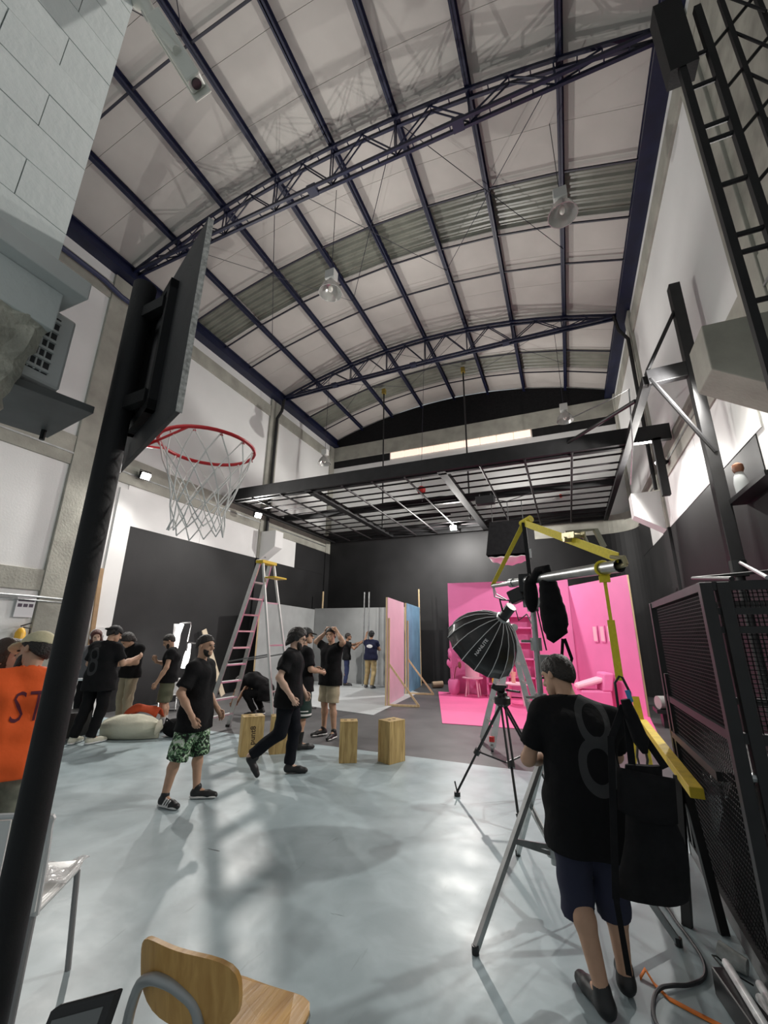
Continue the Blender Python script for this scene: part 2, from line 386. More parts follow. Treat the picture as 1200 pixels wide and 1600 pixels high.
# ---- back wall
wb = struct('wall_back', MB().box(XL-.25, XR+.25, YB, YB+.25, 0, 11.2), WHITEP, 'end wall, pale grey above the black painted lower part')
MB().box(XL, XR, YB-.06, YB, 9.32, 10.0).build('end_beam', CONC, wb, bevel=.01)
MB().box(XL+.03, -6.45, YB-.02, YB, 8.98, 9.31).build('dark_slot', STEELB2, wb); MB().box(-.55, XR-.03, YB-.02, YB, 8.98, 9.31).build('dark_slot', STEELB2, wb)
poly = [(x, YB-.05, arch(x)+.1) for x in [XL+.02+(XR-XL-.04)*k/20 for k in range(21)]]+[(XR-.02, YB-.05, 10.02), (XL+.02, YB-.05, 10.02)]
tag(MB().prism(poly, (0, .04, 0)).build('black_fabric_gable', BLACKF, wb), 'black fabric closing the roof arch')
m2 = MB()
for k in range(13):       # rounded-off black cove at the back right corner
    pass
R_ = .9
pts = [(XL, 4.06), (XR, 4.06)]
MB().box(XL, XR, YB-.012, YB, 0, 5.0).build('black_paint_panel', BLACKP, wb)
MB().box(-.8, XR, YB-.04, YB, 5.0, 5.62).build('low_band', CONC, wb); MB().box(XL, -.8, YB-.012, YB, 5.0, 5.62).build('black_paint_panel', BLACKP, wb)
cov = MB(); n = 10
prev = None
for k in range(n+1):
    a = PI/2*k/n; prev_pt = (XR-R_+R_*math.sin(a), YB-.05-R_+R_*math.cos(a))
    if k: cov.add([(prev[0], prev[1], 0), (prev_pt[0], prev_pt[1], 0), (prev_pt[0], prev_pt[1], 5.0), (prev[0], prev[1], 5.0)], [(0, 1, 2, 3)])
    prev = prev_pt
tag(cov.build('cove_corner', BLACKP, wb, 'all'), 'rounded black corner')
cov = MB()
for k in range(n):
    a = PI/2*k/n; b = PI/2*(k+1)/n; f_ = lambda t: (XR-R_-.02+R_*math.sin(t), YB-.07-R_+R_*math.cos(t))
    p, q = f_(a), f_(b); cov.add([(p[0], p[1], 5.0), (q[0], q[1], 5.0), (q[0], q[1], 5.62), (p[0], p[1], 5.62)], [(0, 1, 2, 3)])
cov.build('cove_cap', CONC, wb, 'all')
GLASSB = mat('warm_glass_block', (.9, .75, .66), .4, emit=(1, .74, .6), estr=1.2)
for k in range(9):
    x0 = -6.40+k*.648; MB().box(x0, x0+.615, YB-.05, YB-.005, 9.03, 9.30).build('glass_block', GLASSB, wb, bevel=.008)

# ---- upper floor wall on the near left: painted blocks, lip, broken concrete
BLK = mat('painted_block', (.74, .78, .77), .7, var=.04, vscale=3, bump=.2, bscale=30)
MORT = mat('painted_mortar', (.66, .69, .68), .8)
xw = -1.86
bw = struct('wall_block', MB().box(xw-.16, xw-.012, -1.0, .74, 3.13, 7.0), MORT, 'white painted concrete block wall of the upper floor beside the basketball pole')
blk = {}
for r in range(20):
    z0 = 3.13+r*.195; off = .2 if r % 2 else 0
    y1 = .75
    first = .195 if r % 2 else .39
    while y1 > -1.0:
        L = first; first = .39; y0 = y1-L
        key = (L,)
        if key not in blk:
            me = MB().box(-.16, 0, .002, L-.002, .002, .193).mesh(); me.materials.append(BLK); blk[key] = me
        o = bpy.data.objects.new('block', blk[key]); COL.objects.link(o); o.parent = bw; o.location = (xw+random.uniform(-.0015, .0015), y0, z0)
        y1 = y0

lip = MB().box(xw-.3, xw+.07, -1.0, .86, 3.045, 3.13); lip.build('floor_lip', mat('lip_paint', (.70, .72, .71), .7, var=.05), bw, bevel=.006)
MB().box(xw-.08, xw+.0, -1.0, .80, 2.86, 3.045).build('painted_beam', BLK, bw, bevel=.006)
rough = MB()
random.seed(3)
def rp(u, v):
    z = 2.29+.58*v; edge = .80-.11*(1-v)**.8
    y = -1.0+(edge+1.0)*u
    return (xw-.01+random.uniform(-.012, .012)-(.03 if u > .98 else 0), y+random.uniform(-.006, .012)*(u > .9), z+random.uniform(-.01, .01))
P = [[rp(i/40, j/14) for j in range(15)] for i in range(41)]
vs = [p for q in P for p in q]; fs = [(i*15+j, (i+1)*15+j, (i+1)*15+j+1, i*15+j+1) for i in range(40) for j in range(14)]
e = [P[40][j] for j in range(15)]; nb = len(vs)
vs += [(xw-.085, q[1]-.02+random.uniform(-.01, .01), q[2]) for q in e]
fs += [(40*15+j, nb+j, nb+j+1, 40*15+j+1) for j in range(14)]
bt = [P[i][0] for i in range(41)]; nb = len(vs); vs += [(xw-.085, q[1], q[2]) for q in bt]; fs += [(i*15, nb+i, nb+i+1, (i+1)*15) for i in range(40)]
rough.add(vs, fs); tag(rough.build('broken_concrete', mat('broken_concrete', (.50, .49, .42), .95, var=.3, vscale=9, bump=.7, bscale=40), bw), 'rough broken concrete edge')
# ================================================================== basketball hoop
pole = thing('basketball_hoop', 'black steel basketball pole with backboard, red rim and white net', 'basketball hoop', (-1.80, 1.09, 0))
PX_, PY_ = -1.80, 1.09
MB().tube([(PX_, PY_, 0), (PX_, PY_, 3.33)], .052, 28).build('pole', STEELB2, pole, True)
MB().box(PX_-.14, PX_+.14, PY_-.14, PY_+.14, 0, .012).build('base_plate', STEELB2, pole)
A = Vector((-1.275, .972, 2.45)); U = Vector((-.921, .39, 0)); Nn = Vector((.39, .921, 0)); W_, H_ = 1.0, .95
def bb(t, n, z): return A+U*t+Nn*n+Vector((0, 0, z))
def bbox(m2, t0, t1, n0, n1, z0, z1):
    vs = [bb(t, n, z) for z in (z0, z1) for n in (n0, n1) for t in (t0, t1)]
    return m2.add(vs, [(0, 2, 3, 1), (4, 5, 7, 6), (0, 1, 5, 4), (2, 6, 7, 3), (0, 4, 6, 2), (1, 3, 7, 5)])
board = bbox(MB(), 0, W_, 0, .022, 0, H_).build('backboard', mat('board_back', (.035, .035, .037), .55, var=.2, vscale=8, bump=.1, bscale=80), pole, bevel=.004)
m2 = MB(); bbox(m2, -.004, 0, .001, .024, -.003, H_+.003); tag(m2.build('edge_strip', mat('chipped_white', (.62, .62, .60), .6, var=.3, vscale=60, col2=(.25, .25, .24)), board), 'chipped white edge')
m2 = MB(); bbox(m2, .015, W_-.015, .022, .026, .02, H_-.02); m2.build('front_face', mat('board_front', (.75, .75, .74), .4), board)
m2 = MB()
for t0, t1, z0, z1 in ((.30, .34, .12, .82), (.62, .66, .12, .82), (.30, .66, .12, .17), (.30, .66, .77, .82)): bbox(m2, t0, t1, -.035, 0, z0, z1)
m2.build('back_bracket', STEELB2, pole)
m2 = MB()
for z in (.20, .70):
    MB().bar(bb(.34, -.03, z), (PX_, PY_, 2.45+z), .035, .06).build('bracket_arm', STEELB2, pole); MB().bar(bb(.62, -.03, z), (PX_, PY_, 2.45+z), .035, .06).build('bracket_arm', STEELB2, pole)
m2 = MB(); m2.tube([bb(.72, -.02, .12), bb(.70, -.02, -.06)], .008, 8); m2.tube([bb(.70, -.03, -.02), bb(.74, -.03, .03)], .012, 8); m2.build('clamp_rod', GALV, pole)
RED = mat('red_rim', (.52, .012, .02), .35); RC = Vector((-1.585, 1.425, 2.55)); RR = .225
rim = MB().tube([RC+Vector((RR*math.cos(2*PI*k/40), RR*math.sin(2*PI*k/40), 0)) for k in range(40)], .009, 10, closed=True).build('rim', RED, pole, True)
m2 = MB(); pm = bb(.50, .026, .07)
bbox(m2, .42, .58, .022, .03, .02, .13)
for s in (-.05, .05): m2.tube([pm+U*s, RC-Nn*.2+U*s*1.9], .008, 8)
m2.tube([pm-Vector((0, 0, .04)), RC-U*.17-Nn*.15], .006, 6); m2.tube([pm-Vector((0, 0, .04)), RC+U*.17-Nn*.15], .006, 6)
m2.build('rim_bracket', RED, pole)
NETM = mat('net_cord', (.82, .82, .80), .8)
net = MB(); K = 12; rows = [(.0, .222), (.09, .195), (.17, .165), (.25, .14), (.32, .125), (.39, .118), (.44, .125)]
random.seed(5)
sway = [Vector((0, 0, 0)) if i == 0 else Vector((random.uniform(-.006, .006), random.uniform(-.006, .006), 0)) for i in range(8)]
def npt(i, k): z, r = rows[i]; a = 2*PI*(k+.5*(i % 2))/K; return RC+Vector((r*math.cos(a), r*math.sin(a), -z-.008-(.012*math.sin(3*a) if i == 6 else 0)))+sway[i]
for i in range(6):
    for k in range(K):
        if i == 0:
            p = npt(0, k)
            for q in (npt(1, k), npt(1, k-1)): net.tube([p, lerp(p, q, .5), q], .0036, 5)
        else:
            p = npt(i, k); js = (k, k+1) if i % 2 else (k-1, k)
            for j in js: net.tube([p, npt(i+1, j)], .0034, 5)
net.build('net', NETM, pole, True)
m2 = MB()
for k in range(K): p = npt(0, k); MB().tube([p+Vector((0, 0, -.012)), p+Vector((0, 0, .006)), p+Vector((.006, .006, -.012))], .003, 5).build('net_hook', RED, pole)

# ================================================================== near-left fittings
ac = thing('air_conditioner', 'white window air conditioner tucked under the upper floor lip', 'air conditioner', (-2.12, .6, 2.66))
ACW = mat('ac_white', (.72, .74, .74), .45); ACD = mat('ac_dark', (.05, .05, .055), .6)
MB().box(-2.36, -1.975, .28, .93, 2.67, 3.04).build('casing', ACW, ac, bevel=.015)
MB().box(-1.976, -1.972, .32, .865, 2.715, 3.0).build('grille_opening', ACD, ac)
for k in range(6):
    MB().box(-1.973, -1.958, .32, .865, 2.72+k*.05, 2.732+k*.05).build('louvre', ACW, ac)
for k in range(22):
    y = .33+k*.024; MB().box(-1.971, -1.966, y, y+.006, 2.715, 3.0).build('fin', ACW, ac)
sh = tag(MB().prism([(-1.885, 1.035, 2.60), (-2.36, 1.11, 2.60), (-2.45, .62, 2.60), (-1.975, .62, 2.60)], (0, 0, .035)).build('steel_shelf', mat('dark_plate', (.10, .105, .105), .5, var=.2, vscale=6), None, bevel=.003, org=(-2.1, .85, 2.60)), 'dark steel plate shelf carrying the air conditioner', 'shelf')
m2 = MB().tube([(-2.28, 1.05, 2.60), (-2.28, 1.05, 2.55)], .012, 8); m2.build('bolt', STEELB, sh)

cc = thing('security_camera', 'cream security camera on a curved wall arm by the block wall corner', 'camera', (-1.74, .74, 4.86))
CREAM = mat('cctv_cream', (.66, .66, .60), .4)
a, b = Vector((-1.66, .80, 4.72)), Vector((-1.50, .945, 4.40)); d = (b-a).normalized(); sx = d.cross(Vector((-.5, .3, .8))).normalized(); sy = sx.cross(d)
MB().bar(a-d*.05, b, .085, .075, sy).build('housing', CREAM, cc, bevel=.01)
MB().bar(a-d*.07+sy*.045, b+d*.03+sy*.045, .10, .012, sy).build('sun_shield', CREAM, cc, bevel=.004)
MB().tube([b-d*.01, b+d*.006], .026, 16).build('lens', PLASTIC_B, cc)
MB().tube([Vector((-1.845, .755, 5.00)), Vector((-1.76, .76, 4.90)), Vector((-1.66, .80, 4.68)), lerp(a, b, .62)-sy*.05], [.04, .034, .028, .022], 10).build('arm', CREAM, cc, True)
MB().tube([Vector((-1.845, .76, 5.03)), Vector((-1.79, .77, 4.88)), Vector((-1.75, .79, 4.80))], .009, 6).build('cable', mat('grey_cable', (.5, .5, .48), .5), cc, True)

# ================================================================== high bay lamps (off) and floodlights (on)
LW = mat('lamp_white', (.62, .62, .60), .4); LG = mat('lamp_reflector', (.55, .55, .53), .25, .5); BULB = mat('bulb_glass', (.85, .84, .78), .1)
def highbay(x, y, z, label, s=1.0):
    t = thing('high_bay_lamp', label, 'lamp', (x, y, z), 'high bay lamps hanging from the roof')
    MB().box(x-.11*s, x+.11*s, y-.09*s, y+.09*s, z+.34*s, z+.56*s).build('ballast_box', LW, t, bevel=.01)
    MB().lathe([(.06*s, .34*s), (.075*s, .30*s), (.13*s, .24*s), (.20*s, .14*s), (.245*s, 0), (.235*s, 0), (.19*s, .13*s), (.12*s, .22*s), (.01, .28*s)], (x, y, z), 28).build('reflector', LG, t, True)
    MB().ell((x, y, z+.12*s), (.05*s, .05*s, .09*s), 12, 8).build('bulb', BULB, t, True)
    MB().tube([(x, y, z+.56*s), (x, y, arch(x)+.19)], .007, 6).build('suspension_wire', DARKBAR, t)
highbay(.62, 6.2, 8.62, 'white high bay lamp hanging highest, close to the right hand eave beam')
highbay(-3.88, 6.05, 8.50, 'white high bay lamp hanging in mid roof by the translucent strip')
highbay(.50, 11.9, 7.60, 'white high bay lamp hanging before the end wall near the right wall', .95)
highbay(-7.25, 11.55, 7.35, 'white high bay lamp hanging before the end wall near the left wall', .95)

def flood(x, y, z, aim, label, pw=1.0, col=(1, .97, .92), hang=0, wall=None, clamp=0):
    t = thing('floodlight', label, 'floodlight', (x, y, z), 'lit floodlights around the studio')
    d = Vector(aim).normalized(); c = Vector((x, y, z))
    MB().bar(c-d*.09, c, .24, .18).build('housing', STEELB2, t, bevel=.008)
    MB().bar(c, c+d*.012, .21, .15).build('lens', mat('flood_glow', (1, 1, 1), .3, emit=(1, .97, .92), estr=60), t)
    sx = d.cross(Vector((0, 0, 1))).normalized()
    MB().tube([c-d*.05+sx*.13, c-d*.05+sx*.13+Vector((0, 0, .12)), c-d*.05-sx*.13+Vector((0, 0, .12)), c-d*.05-sx*.13], .01, 6).build('yoke', STEELB2, t)
    l = bpy.data.lights.new('flood_lamp', 'POINT' if hang else 'SPOT'); l.energy = POWER['flood']*pw*(1.0 if hang else 1); l.color = col; l.shadow_soft_size = .07
    if not hang: l.spot_size = math.radians(176); l.spot_blend = .35
    lo = bpy.data.objects.new('flood_lamp', l); COL.objects.link(lo); lo.parent = t; lo.location = d*.10+(Vector((0, 0, -.04)) if hang else Vector()); lo.rotation_euler = d.to_track_quat('-Z', 'Y').to_euler()
    if wall is not None: MB().bar(c-d*.08, (wall, y, z+.02), .05, .05).build('wall_bracket', STEELB2, t)
    if clamp: MB().tube([c-d*.05+Vector((0, 0, .12)), c-d*.05+Vector((0, 0, clamp-z))], .012, 8).build('clamp_rod', STEELB2, t)
    if hang: MB().tube([c-d*.05+Vector((0, 0, .12)), (x-d.x*.05, y-d.y*.05, hang)], .012, 8).build('hanger', STEELB2, t)
flood(XL+.25, 6.42, 5.28, (1, -.15, -.45), 'lit floodlight fixed to the concrete beam behind the basketball net', 1.1, wall=XL+.049)
flood(-8.62, 10.035, 5.22, (1, -.35, -.5), 'lit floodlight at the left corner of the lighting grid', 1.2, clamp=5.43)
flood(-3.36, 13.95, 5.28, (.12, -1, -.55), 'lit floodlight hung under the middle of the lighting grid', 1.5, hang=5.42)
flood(XR-.25, 6.35, 5.22, (-1, -.15, -.45), 'lit floodlight on the right wall beam tucked behind the bare concrete corbel', 1.1, wall=XR-.049)
flood(XR-.22, 9.85, 5.22, (-1, -.25, -.5), 'lit floodlight on the right wall beam above the white corbel', 1.1, wall=XR-.049)

# ================================================================== lighting grid
zg = 5.40
g = thing('lighting_grid', 'black suspended steel lighting grid of pipes and beams under the roof', 'lighting grid', (-3.6, 12, zg))
GX0, GX1, GY0, GY1 = -8.75, 1.48, 9.0, 15.1
MB().box(GX0, GX1+.15, GY0-.05, GY0+.05, zg, zg+.34).build('front_beam', STEELB2, g, bevel=.006)
MB().box(GX0, GX1, GY0+.10, GY0+.20, zg-.02, zg+.08).build('front_flange', STEELB2, g)
for nm, x, wd in (('side_rail', GX0, .10), ('side_rail', GX1, .12)):
    y0 = GY0 if x < 0 else 6.66
    MB().box(x-wd/2, x+wd/2, y0, GY1, zg-.04, zg+.10).build(nm, STEELB2, g)
MB().box(GX0, GX1, GY1-.08, GY1, zg-.02, zg+.2).build('back_beam', STEELB2, g)
PIPE = mat('grid_pipe', (.012, .010, .011), .6, spec=.25)
for x in (-8.0, -7.02, -5.1, -4.24, -3.36, -1.5, -.53, .43):
    MB().tube([(x, GY0, zg), (x, GY1, zg)], .027, 8).build('long_pipe', PIPE, g, True)
for x in (-6.15, -2.42):
    MB().box(x-.10, x+.10, GY0, GY1, zg-.02, zg+.12).build('long_beam', STEELB2, g)
for y in (9.55, 10.05, 10.5, 11.05, 12.1, 12.65, 13.2, 13.75, 14.2):
    MB().tube([(GX0, y, zg+.04), (GX1, y, zg+.04)], .024, 8).build('cross_pipe', PIPE, g, True)
for y in (11.58, 14.62):
    MB().box(GX0, GX1, y-.06, y+.06, zg+.02, zg+.24).build('cross_beam', STEELB2, g)
for x in (-5.85, -2.66):
    MB().tube([(x, 13.45, zg), (x, 13.45, arch(x)+.02)], .028, 8).build('hanger_rod', STEELB, g, True)
    MB().box(x-.07, x+.07, 13.38, 13.52, arch(x)-.18, arch(x)+.02).build('hanger_clamp', mat('brass_clamp', (.38, .28, .06), .4, .6), g)
# ducting lying over the grid
tag(MB().tube([(-5.55, 11.34, 5.485), (-4.8, 11.34, 5.510), (-3.9, 11.33, 5.500), (-3.1, 11.34, 5.510), (-2.62, 11.34, 5.485)], [.06, .085, .075, .085, .06], 12).build('black_drape', BLACKF, None, True, org=(-4, 11.5, 5.5)), 'rolled black drape lying across the lighting grid', 'drape')
tag(MB().tube([(-5.2, 12.92, 5.485), (-4.2, 12.93, 5.512), (-3.2, 12.92, 5.485)], [.06, .09, .06], 12).build('black_drape', BLACKF, None, True, org=(-4, 13, 5.5)), 'short rolled black drape behind the longer one on the lighting grid', 'drape')
h = thing('chain_hoist', 'red chain hoist hanging over the lighting grid', 'hoist', (-3.62, 11.2, 5.62))
MB().ell((-3.62, 11.2, 5.80), (.13, .11, .13), 14, 10).build('body', mat('hoist_red', (.6, .03, .03), .4), h, True)
MB().tube([(-3.62, 11.2, 5.92), (-3.62, 11.2, 6.15)], .012, 6).build('hook', GALV, h); MB().tube([(-3.62, 11.2, 6.14), (-3.48, 11.35, 11.245)], .006, 6).build('suspension_wire', DARKBAR, h); MB().tube([(-3.60, 11.2, 5.7), (-3.60, 11.2, 5.45)], .01, 6).build('chain', GALV, h)
bx = thing('power_box', 'small black dimmer box strapped to the lighting grid', 'electrical box', (-1.75, 11.05, 5.10))
MB().box(-2.0, -1.5, 10.94, 11.16, 5.10, 5.32).build('case', PLASTIC_B, bx, bevel=.01); MB().tube([(-1.9, 11.05, 5.31), (-1.9, 11.05, 5.43)], .015, 6).build('clamp', STEELB, bx); MB().tube([(-1.6, 11.05, 5.31), (-1.6, 11.05, 5.43)], .015, 6).build('clamp', STEELB, bx)
tag(MB().tube([(-1.505, 11.06, 5.2), (-1.2, 11.15, 5.15), (-.9, 11.25, 5.26), (-.55, 11.28, 5.37)], .012, 6).build('cable', PLASTIC_B, None, True, org=(-1, 11.3, 5.2)), 'loose black cable slung from the dimmer box under the grid', 'cable')
sm = thing('smoke_detector', 'white and red warning beacon on the end wall', 'beacon', (.15, YB-.02, 6.4))
MB().ell((.05, YB-.08, 6.45), (.12, .08, .06), 12, 8).build('base', LW, sm, True); MB().ell((.2, YB-.08, 6.5), (.06, .05, .07), 10, 8).build('red_cap', mat('beacon_red', (.7, .05, .03), .4), sm, True)

# overhead skirted softbox over the pink set
ov = thing('overhead_softbox', 'black skirted overhead softbox hung above the pink set', 'softbox', (-1.3, 11.9, 3.75))
m2 = MB(); x0, x1, y0, y1, zb, zt = -1.88, -.80, 11.45, 12.5, 3.78, 4.72
m2.add([(x0, y0, zb), (x1, y0, zb), (x1, y1, zb), (x0, y1, zb), (x0+.12, y0+.1, zt), (x1-.12, y0+.1, zt), (x1-.12, y1-.1, zt), (x0+.12, y1-.1, zt)], [(4, 5, 6, 7), (0, 1, 5, 4), (1, 2, 6, 5), (2, 3, 7, 6), (3, 0, 4, 7)])
m2.build('skirt', BLACKF, ov)
dif = MB().sheet(lambda u, v: (x0+.05+(x1-x0-.1)*u, y0+.05+(y1-y0-.1)*v, zb-.06-.16*math.sin(PI*u)*math.sin(PI*v)+.012*math.sin(23*u+7*v)), 18, 14, .006)
tag(dif.build('diffuser', mat('diffuser_cloth', (.84, .82, .81), .8), ov, 'all'), 'pale crumpled diffuser cloth')
for x in (-1.75, -1.3, -.9): MB().tube([(x, 12.1, zt), (x, 12.1, zg+.055)], .012, 6).build('hanger', STEELB, ov)

# ================================================================== black frame on the right wall
fr = thing('support_gantry', 'black steel post with braces reaching to the corner of the lighting grid', 'gantry', (2.07, 6.7, 0))
MB().bar((2.07, 6.7, 2.5), (2.07, 6.7, 7.02), .15, .15, (0, 1, 0)).build('post', STEELB, fr, bevel=.008)
MB().tube([(2.07, 6.7, 0), (2.07, 6.7, 2.55)], .055, 14).build('lower_post', STEELB, fr, True)
MB().tube([(2.07, 6.7, 2.42), (2.07, 6.7, 2.62)], .10, 14).build('collar', STEELB, fr, True)
MB().bar((1.48, 6.68, 5.46), (2.07, 6.7, 5.50), .12, .24).build('cross_arm', STEELB, fr, bevel=.006)
MB().tube([(1.50, 6.66, 5.58), (2.05, 6.68, 6.62)], .028, 8).build('brace', STEELB, fr, True)
MB().tube([(1.52, 6.64, 5.42), (2.10, 6.64, 4.12)], .032, 8).build('brace', STEELB, fr, True)
MB().tube([(1.42, 7.4, 5.5), (.35, 9.0, 5.62)], .035, 8).build('brace', STEELB, fr, True)
MB().box(1.48, 2.25, 9.1, 9.22, 5.45, 5.78).build('bracket', STEELB, fr)
MB().box(1.92, 2.06, 9.1, 9.22, 4.3, 5.5).build('hanger_bar', STEELB, fr)
MB().tube([(.5, 8.7, 6.05), (1.05, 7.9, 5.85), (1.35, 7.35, 5.72), (1.38, 8.0, 5.0), (1.40, 9.0, 4.55)], .012, 6).build('wire_rope', GALV, fr, True)
lg = tag(MB().box(2.12, 2.34, 5.5, 6.72, 3.36, 3.42).build('wall_shelf', STEELB, None, org=(2.25, 6.1, 3.36)), 'black steel ledge on the right wall beside the frame post', 'shelf')
bo = thing('bottle', 'small clear plastic bottle with a brown cap on the wall ledge', 'bottle', (2.22, 6.42, 3.42))
MB().lathe([(.0, 0), (.075, .005), (.08, .16), (.065, .24), (.04, .30), (.036, .33)], (2.22, 6.42, 3.42), 16).build('body', mat('clear_plastic', (.75, .78, .78), .15, alpha=.55), bo, True)
MB().lathe([(.05, .30), (.065, .34), (.06, .40), (.02, .43)], (2.22, 6.42, 3.42), 14).build('cap', mat('cap_brown', (.28, .12, .07), .4), bo, True)

# ================================================================== ladder tower near right
lt = thing('access_ladder', 'black fixed access ladder with braces rising above the mesh cage', 'ladder', (1.2, 2.5, 1.98))
for x in (1.2, 1.385): MB().bar((x, 2.75, 1.96), (x, 2.75, 6.3), .045, .045, (0, 1, 0)).build('rail', STEELB2, lt)
MB().bar((1.53, 2.75, 1.96), (1.53, 2.75, 6.3), .03, .03, (0, 1, 0)).build('guard_rail', STEELB2, lt)
for z in (5.81, 5.5, 5.09, 4.95, 4.54, 4.11, 3.97, 3.6, 3.25, 3.1, 2.75, 2.4):
    MB().tube([(1.2, 2.75, z), (1.385, 2.75, z)], .017, 8).build('rung', STEELB2, lt)
for k in range(9):
    z = 2.2+k*.45; MB().tube([(1.385, 2.75, z), (1.72, 2.75, z+.36)], .012, 6).build('brace', STEELB2, lt); MB().tube([(1.53, 2.75, z+.55), (1.72, 2.72, z+.1)], .010, 6).build('brace', STEELB2, lt)
MB().bar((1.72, 2.75, 1.96), (1.72, 2.75, 6.3), .03, .03, (0, 1, 0)).build('guard_rail', STEELB2, lt)
MB().box(1.12, 1.30, 2.72, 2.86, 5.72, 6.5).build('head_box', STEELB2, lt)
# ================================================================== mesh cage
cg = thing('mesh_cage', 'black steel mesh storage cage along the right hand wall', 'cage', (1.5, 3.8, 0))
cx, cy0, cy1, ct = .74, 2.95, 4.62, 1.96; cxr = 2.25
for (x, y) in ((cx, cy0), (cx, cy1), (cxr, cy0), (cxr, cy1)): MB().box(x-.03, x+.03, y-.03, y+.03, 0, ct).build('post', STEELB, cg, bevel=.003)
MB().box(cx+.05, cx+.11, cy0-.03, cy0+.03, 0, ct).build('post', STEELB, cg, bevel=.003)
MB().box(cx-.025, cx+.025, cy1-.14, cy1-.09, 0, ct-.6).build('post', STEELB, cg)
for z in (.06, 1.16, ct-.02):
    MB().box(cx-.022, cx+.022, cy0, cy1, z-.025, z+.025).build('side_rail', STEELB, cg)
    MB().box(cx, cxr, cy0-.022, cy0+.022, z-.025, z+.025).build('front_rail', STEELB, cg)
    MB().box(cx, cxr, cy1-.022, cy1+.022, z-.025, z+.025).build('rear_rail', STEELB, cg)
for z in (1.80, 1.70): MB().box(cx, cxr, cy0-.012, cy0+.012, z-.018, z+.018).build('upper_rail', STEELB, cg)
WIRE = mat('cage_wire', (.012, .012, .013), .6, spec=.2)
def wires(y_or_x, lo, hi, z0, z1, along, st=.026):
    m2 = MB(); n = int((hi-lo)/st); r = .0026
    for k in range(n+1):
        c = lo+(hi-lo)*k/n
        m2.box(*((y_or_x-r, y_or_x+r, c-r, c+r) if along == 'y' else (c-r, c+r, y_or_x-r, y_or_x+r)), z0, z1)
    n = int((z1-z0)/st)
    for k in range(n+1):
        z = z0+(z1-z0)*k/n
        m2.box(*((y_or_x-r, y_or_x+r, lo, hi) if along == 'y' else (lo, hi, y_or_x-r, y_or_x+r)), z-r, z+r)
    return m2
for (z0, z1) in ((.08, 1.14), (1.18, 1.92)):
    tag(wires(cx, cy0+.05, cy1-.15, z0, z1, 'y', .022 if z0 > 1 else .032).build('side_mesh', WIRE, cg, fix=False), kind='stuff')
    tag(wires(cy0, cx+.1, cxr, z0, z1, 'x', .022 if z0 > 1 else .032).build('front_mesh', WIRE, cg, fix=False), kind='stuff')
MB().tube([(cx+.14, cy0+.02, 1.98), (cx+.34, cy1, 2.18), (cxr, cy1, 2.26)], .014, 8).build('top_handrail', STEELB, cg, True)
MB().tube([(cx+.30, cy0+.02, 1.98), (cx+.62, cy1-.3, 2.26)], .012, 8).build('top_handrail', GALV, cg, True)
MB().box(cx-.03, cx+.20, cy0-.03, cy1, .003, .10).build('kick_plate', mat('cage_plate', (.06, .06, .062), .35), cg)
MB().box(cx-.03, cx+.42, cy0+.4, cy1, .85, .90).build('inner_shelf', STEELB, cg)
MB().tube([(cx+.02, cy0+.0, .98), (cxr, cy0-.02, .98)], .022, 8).build('crossbar', GALV, cg, True)

pn = thing('light_panel', 'silver grid light panel lying tilted inside the mesh cage', 'light panel', (1.1, 5.0, .3))
A_, B_, C_, D_ = Vector((.98, 5.35, .66)), Vector((1.30, 5.25, .66)), Vector((1.25, 4.75, .52)), Vector((.93, 5.05, .42))
m2 = MB().prism([A_, B_, C_, D_], (0, .015, -.02)); m2.build('panel', mat('panel_silver', (.62, .66, .66), .45, .2), pn)
m2 = MB()
for k in range(9):
    t = k/8; m2.bar(A_.lerp(B_, t)+Vector((0, -.01, .01)), D_.lerp(C_, t)+Vector((0, -.01, .01)), .008, .012); m2.bar(A_.lerp(D_, t)+Vector((0, -.01, .01)), B_.lerp(C_, t)+Vector((0, -.01, .01)), .008, .012)
tag(m2.build('grid', ALU, pn), kind='stuff')
MB().tube([(1.1, 5.1, .5), (1.1, 5.1, 0)], .015, 6).build('leg', STEELB, pn); MB().tube([(1.0, 5.2, .45), (.9, 5.25, 0)], .012, 6).build('leg', STEELB, pn)
tag(MB().sheet(lambda u, v: (.86+.7*u+.05*math.sin(9*v), 3.15+1.3*v, .10+.62*math.sin(PI*min(1, u*1.15+.05))*(.75+.25*math.sin(6*v+1))), 16, 16, .02).build('black_cover', BLACKF, None, 'all', org=(1.2, 3.8, 0)), 'crumpled black cloth cover piled inside the mesh cage', 'cloth')
rl = thing('roll_of_paper', 'grey paper roll lying on a black rail beyond the mesh cage', 'roll', (1.5, 10.4, 0))
MB().tube([(1.45, 10.3, .45), (1.95, 10.5, .45)], .12, 16).build('roll', mat('grey_roll', (.34, .33, .32), .7), rl, True)
MB().box(1.4, 2.1, 10.2, 10.7, .26, .33).build('rail', STEELB, rl); MB().box(1.5, 1.6, 10.3, 10.6, 0, .28).build('leg', STEELB, rl); MB().box(1.9, 2.0, 10.3, 10.6, 0, .28).build('leg', STEELB, rl)

